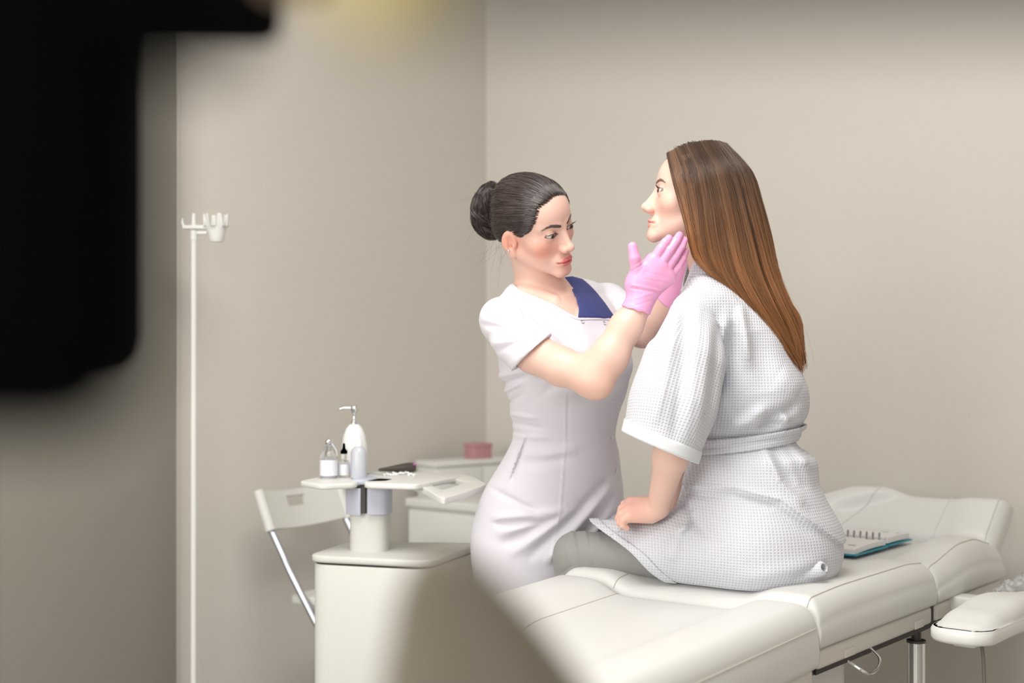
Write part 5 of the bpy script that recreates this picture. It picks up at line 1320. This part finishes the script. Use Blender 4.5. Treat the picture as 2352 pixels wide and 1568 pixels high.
# belt
def pbelt(P):
    d = slices(P, PT, .0095) + .0012 * np.cos((P[:, 2] - belt_z(P)) * 420)
    return smax(smax(np.abs(d) - .0035, np.abs(P[:, 2] - belt_z(P)) - .0165, .004), 0 * d - 1, .001)
V, Q = mesh_sdf(pbelt, (.05, 2.75, .95), (.85, 3.6, 1.16), .003)
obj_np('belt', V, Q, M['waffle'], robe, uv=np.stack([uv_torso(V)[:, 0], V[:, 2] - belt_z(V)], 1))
# sleeve
sA, sB = PX(1594, 734, 3.035), PX(1514, 1030, 2.975)
SLF = [(1560, 700, 1500, 960, .010, .006), (1585, 690, 1540, 1000, .012, -.006), (1525, 720, 1490, 860, .010, -.005), (1630, 740, 1590, 1000, .014, .006), (1650, 760, 1625, 960, .012, -.006), (1610, 700, 1570, 1000, .010, .004)]
hA, hB = A3(PX(1429, 990, 2.97)), A3(PX(1601, 1063, 2.97)); sn = A3([-(hB - hA)[2], 0, (hB - hA)[0]]); sn /= np.linalg.norm(sn); sn = sn if sn[2] < 0 else -sn
def pslv(P, g=0.0):
    f = chain(P, [sA, PX(1572, 830, 3.0), PX(1548, 920, 2.985), PX(1510, 1045, 2.975)], [.055 + g, .078 + g, .084 + g, .086 + g], .04)
    return f
def psleeve(P):
    f = foldp(P, pslv(P), SLF, 2.95)
    f = smax(f, (P - hA) @ sn, .003); return smax(f, -smax(foldp(P, pslv(P, -.008), SLF, 2.95), P[:, 2] - zE(930), .01), .002)
def uv_sleeve(V):
    ax = (sB - sA) / np.linalg.norm(sB - sA); d = V - sA; t = d @ ax; r = d - t[:, None] * ax
    x = np.cross(ax, [0, 1, 0]); x /= np.linalg.norm(x); y = np.cross(ax, x); return np.stack([np.arctan2(r @ x, r @ y) * .083, t], 1)
V, Q = mesh_sdf(psleeve, (.05, 2.75, .95), (.62, 3.25, 1.42), .0042)
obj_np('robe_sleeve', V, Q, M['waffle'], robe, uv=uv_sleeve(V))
def pcuff(P):
    f = foldp(P, pslv(P, .0022), SLF, 2.95); h = (P - hA) @ sn
    f = smax(smax(f, h - .001, .003), -(h + .026), .002); return smax(f, -foldp(P, pslv(P, -.0085), SLF, 2.95), .002)
V, Q = mesh_sdf(pcuff, (.05, 2.75, .95), (.62, 3.25, 1.2), .0035)
obj_np('sleeve_cuff', V, Q, M['terry'], robe)
# the other sleeve, mostly hidden
def qslv(P):
    f = rc(P, qS, qE - [0, 0, .05], .062, .082); ax = A3((qE - qS) / np.linalg.norm(qE - qS))
    return smax(smax(f, (P - A3(qE)) @ ax - .03, .004), -rc(P, qS * .5 + qE * .5, qE - [0, 0, .1], .055, .078), .002)
V, Q = mesh_sdf(qslv, (.05, 3.1, .95), (.65, 3.6, 1.45), .005)
obj_np('robe_sleeve', V, Q, M['waffle'], robe, uv=uv_sleeve(V))
# lap hem band
def phem(P):
    la = chain(P, LAPL[1:], [.080, .074, .078], .02); lb = chain(P, LAPR[1:], [.076, .076], .02)
    h = (P - HEM0) @ hn - .004 * np.sin(P[:, 2] * 60)
    d = smin(la, lb, .10); f = smax(np.abs(d - .0012) - .0036, smax(h - .001, -(h + .016), .002), .002)
    return smax(f, .740 - P[:, 2], .006)
V, Q = mesh_sdf(phem, (-.05, 2.75, .70), (.6, 3.75, 1.05), .0032)
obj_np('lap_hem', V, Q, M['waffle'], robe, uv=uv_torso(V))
# collar
def pcollar(P):
    a, b = PX(1606, 560, 3.155), PX(1655, 700, 3.17); d = rc(P, a, b, .058, .078)
    f = np.abs(d) - .0045; ax = A3((b - a) / np.linalg.norm(b - a)); t = (P - A3(a)) @ ax
    lo = .024 + .22 * np.maximum(0, -(P[:, 0] - PX(1600, 0, 3.15)[0]) ) * 2.4
    f = smax(f, smax(lo - t, t - .115, .003), .004)
    fr = poly2(P, [(PX(x, 0, 3.1)[0], PX(0, y, 3.1)[2]) for x, y in [(1400, 500), (1586, 500), (1592, 600), (1575, 660), (1400, 800)]])
    return smax(f, -fr, .004)
V, Q = mesh_sdf(pcollar, (.2, 3.0, 1.30), (.62, 3.35, 1.50), .003)
obj_np('robe_collar', V, Q, M['waffle'], robe, uv=np.stack([np.arctan2(V[:, 1] - 3.165, V[:, 0] - .42) * .07, V[:, 2]], 1))

# hair ------------------------------------------------------------
H0, H1, H2 = srgb(62, 46, 37), srgb(88, 66, 52), srgb(134, 102, 80); HT_ = srgb(166, 112, 68)
M['phair'] = hair_mat('brown_hair', H0, H1, H2, .34, HT_); M['phairtop'] = hair_mat('brown_hair_top', H0, H1, H2, .34, H1); M['phaircap'] = mat('brown_hair_under', srgb(92, 62, 42), .6, bump=.4, bscale=400)
# guides on the near (left) side: pixel path and depth; s from the face edge round to the back
GD = [
    [(1535, 352, 3.12), (1548, 410, 3.075), (1566, 470, 3.065), (1584, 530, 3.062), (1592, 562, 3.068), (1606, 598, 3.075), (1648, 634, 3.06), (1702, 680, 3.07), (1744, 742, 3.08)],
    [(1565, 338, 3.12), (1592, 400, 3.066), (1604, 470, 3.052), (1612, 540, 3.052), (1622, 592, 3.056), (1652, 632, 3.056), (1706, 686, 3.055), (1756, 752, 3.055), (1790, 812, 3.06)],
    [(1600, 328, 3.12), (1632, 390, 3.058), (1650, 470, 3.046), (1662, 545, 3.047), (1682, 620, 3.045), (1718, 690, 3.040), (1758, 750, 3.04), (1795, 805, 3.05), (1822, 845, 3.06)],
    [(1630, 324, 3.12), (1668, 385, 3.062), (1692, 465, 3.052), (1710, 545, 3.052), (1732, 630, 3.05), (1764, 700, 3.045), (1795, 760, 3.05), (1818, 815, 3.06), (1832, 856, 3.07)],
    [(1655, 327, 3.13), (1705, 390, 3.09), (1728, 465, 3.075), (1748, 545, 3.075), (1770, 630, 3.075), (1797, 700, 3.07), (1820, 755, 3.075), (1832, 805, 3.08), (1836, 850, 3.09)],
    [(1665, 332, 3.15), (1722, 395, 3.145), (1746, 465, 3.145), (1767, 545, 3.145), (1786, 630, 3.14), (1810, 695, 3.13), (1832, 735, 3.125), (1838, 790, 3.12), (1837, 840, 3.12)]]
GD = [[PX(*p) for p in g] for g in GD]
def mirror(g, keep):
    out = []
    for i, p in enumerate(g):
        q = (p - PH.o) @ PH.R.T; q[0] = -q[0]; w = PH.o + q @ PH.R
        k = float(sstep(2.5, 6.5, i)) * keep; tgt = p + np.array([.0, .07, .0]); out.append(w * (1 - k) + tgt * k)
    return out
GF = [mirror(g, 1.0) for g in GD[:-1]][::-1]
GALL = np.array([crom(g, 28) for g in GD + GF])      # s: near face edge ... back ... far face edge
def hair_at(s):
    s = np.clip(s, 0, 1) * (len(GALL) - 1); i = np.minimum(s.astype(int), len(GALL) - 2); u = (s - i)[:, None, None]
    a = GALL[np.maximum(i - 1, 0)]; b = GALL[i]; c = GALL[i + 1]; d = GALL[np.minimum(i + 2, len(GALL) - 1)]
    return .5 * (2 * b + (c - a) * u + (2 * a - 5 * b + 4 * c - d) * u ** 2 + (3 * b - a - 3 * c + d) * u ** 3)
cen = np.array([PX(1640, 0, 3.17)[0], 3.16])
def inward(P, amt):
    c = GALL.mean(0)[None]           # centre line of the whole fall
    d = P - c; L = np.linalg.norm(d, axis=2, keepdims=True) + 1e-6
    return P - d / L * np.minimum(amt, L * .8)
gs = hair_at(np.linspace(0, 1, 60)); gs = inward(gs, .006)
pc = MB().grid(gs).build('hair', M['phaircap'], pat, angle=180)
def pcap(P):
    L = PH.loc(P); q = L.copy(); q[:, 0] = np.abs(q[:, 0])
    f = ell(q, (0, -.014, .040), (.0765, .0985, .0835)); f = smin(f, ell(q, (0, .024, .040), (.064, .060, .0640)), .03)
    f = smax(f, -(L[:, 2] - np.interp(L[:, 1], [-.12, -.02, .03, .058, .075], [-.06, -.05, .035, .072, .083])), .006)
    return f * f32(PH.k)
V, Q = mesh_sdf(pcap, PH.o - .16, PH.o + .16, .003)
obj_np('hair_crown', V, Q, M['phaircap'], pc)
rng = np.random.default_rng(5)
n = 15000; s = rng.uniform(0, 1, n) ** 1.25; s[:2500] = rng.beta(1, 5, 2500) * .5
P_ = hair_at(s); k = P_.shape[1]; t = np.linspace(0, 1, k)[None, :, None]
lock = np.floor(s * 70 + rng.normal(size=n) * .25).astype(int)                     # clumping into locks
lr = np.random.default_rng(8); lo_ = lr.normal(size=(80, 3)) * .006; lp = lr.uniform(0, 6.28, (80, 2)); li = lock.clip(0, 79)
P_ = inward(P_, (np.abs(rng.normal(size=n)) * .006 - .003)[:, None, None])
wob = np.stack([np.sin(t[0, :, 0][None] * 5 + lp[li, 0][:, None]), np.cos(t[0, :, 0][None] * 4 + lp[li, 1][:, None]), 0 * t[0, :, 0][None] + 0 * li[:, None]], -1)
P_ = P_ + wob * .0055 * t + (lo_[li] * np.array([1, 1, 0]))[:, None, :] * t ** 1.5
ang = rng.normal(size=(n, 1, 3)) * .0045; P_ = P_ + ang * t ** 1.2 + rng.normal(size=(n, 1, 3)) * .0012
ctr = hair_at((li + .5) / 70.0); P_ = P_ * (1 - .35 * t) + (ctr + (lo_[li] * np.array([1, 1, 0]))[:, None, :] * t ** 1.5) * .35 * t
end = rng.uniform(.80, 1.0, n); tt = np.linspace(0, 1, 22)
idx = tt[None] * end[:, None] * (k - 1); i0 = np.minimum(idx.astype(int), k - 2); fr = (idx - i0)[..., None]
P2 = np.take_along_axis(P_, i0[..., None], 1) * (1 - fr) + np.take_along_axis(P_, i0[..., None] + 1, 1) * fr
lv = lr.uniform(-.12, .45, 80)[li] + rng.normal(size=n) * .06 + .25 * (s < .08)
strands('hair_strands', P2, .00034, .00022, M['phair'], pc, lv)
# crown strands: from the parting over the skull into the fall
n = 2600; s = rng.uniform(0, 1, n); root = hair_at(s)[:, 0]; nxt = hair_at(s)[:, 3:19:2]
part = np.array([PH.wld((0, .058 - .10 * x, .104 + .017 * math.sin(math.pi * min(1, x * 1.2)))) for x in rng.uniform(0, 1, n)])
part += rng.normal(size=part.shape) * .003
seq = np.concatenate([part[:, None], ((part + nxt[:, 0]) / 2)[:, None] + [0, 0, .004], nxt], 1) + rng.normal(size=(n, 1, 3)) * .0016
strands('hair_strands', np.array([crom(q[:rng.integers(7, 11)], 18) for q in seq]), .00034, .00006, M['phairtop'], pc, lr.uniform(-.3, .35, 80)[(s * 70).astype(int).clip(0, 79)])
# loose strands
n = 60; s = rng.uniform(0, 1, n); q = hair_at(s); o_ = rng.normal(size=(n, 1, 3)) * .02 * np.linspace(.25, 1, q.shape[1])[None, :, None] ** 1.3 + inward(q, -.006) - q
strands('hair_wisps', (q + o_)[:, :26], .00018, .00010, M['phair'], pc, np.full(n, .2))
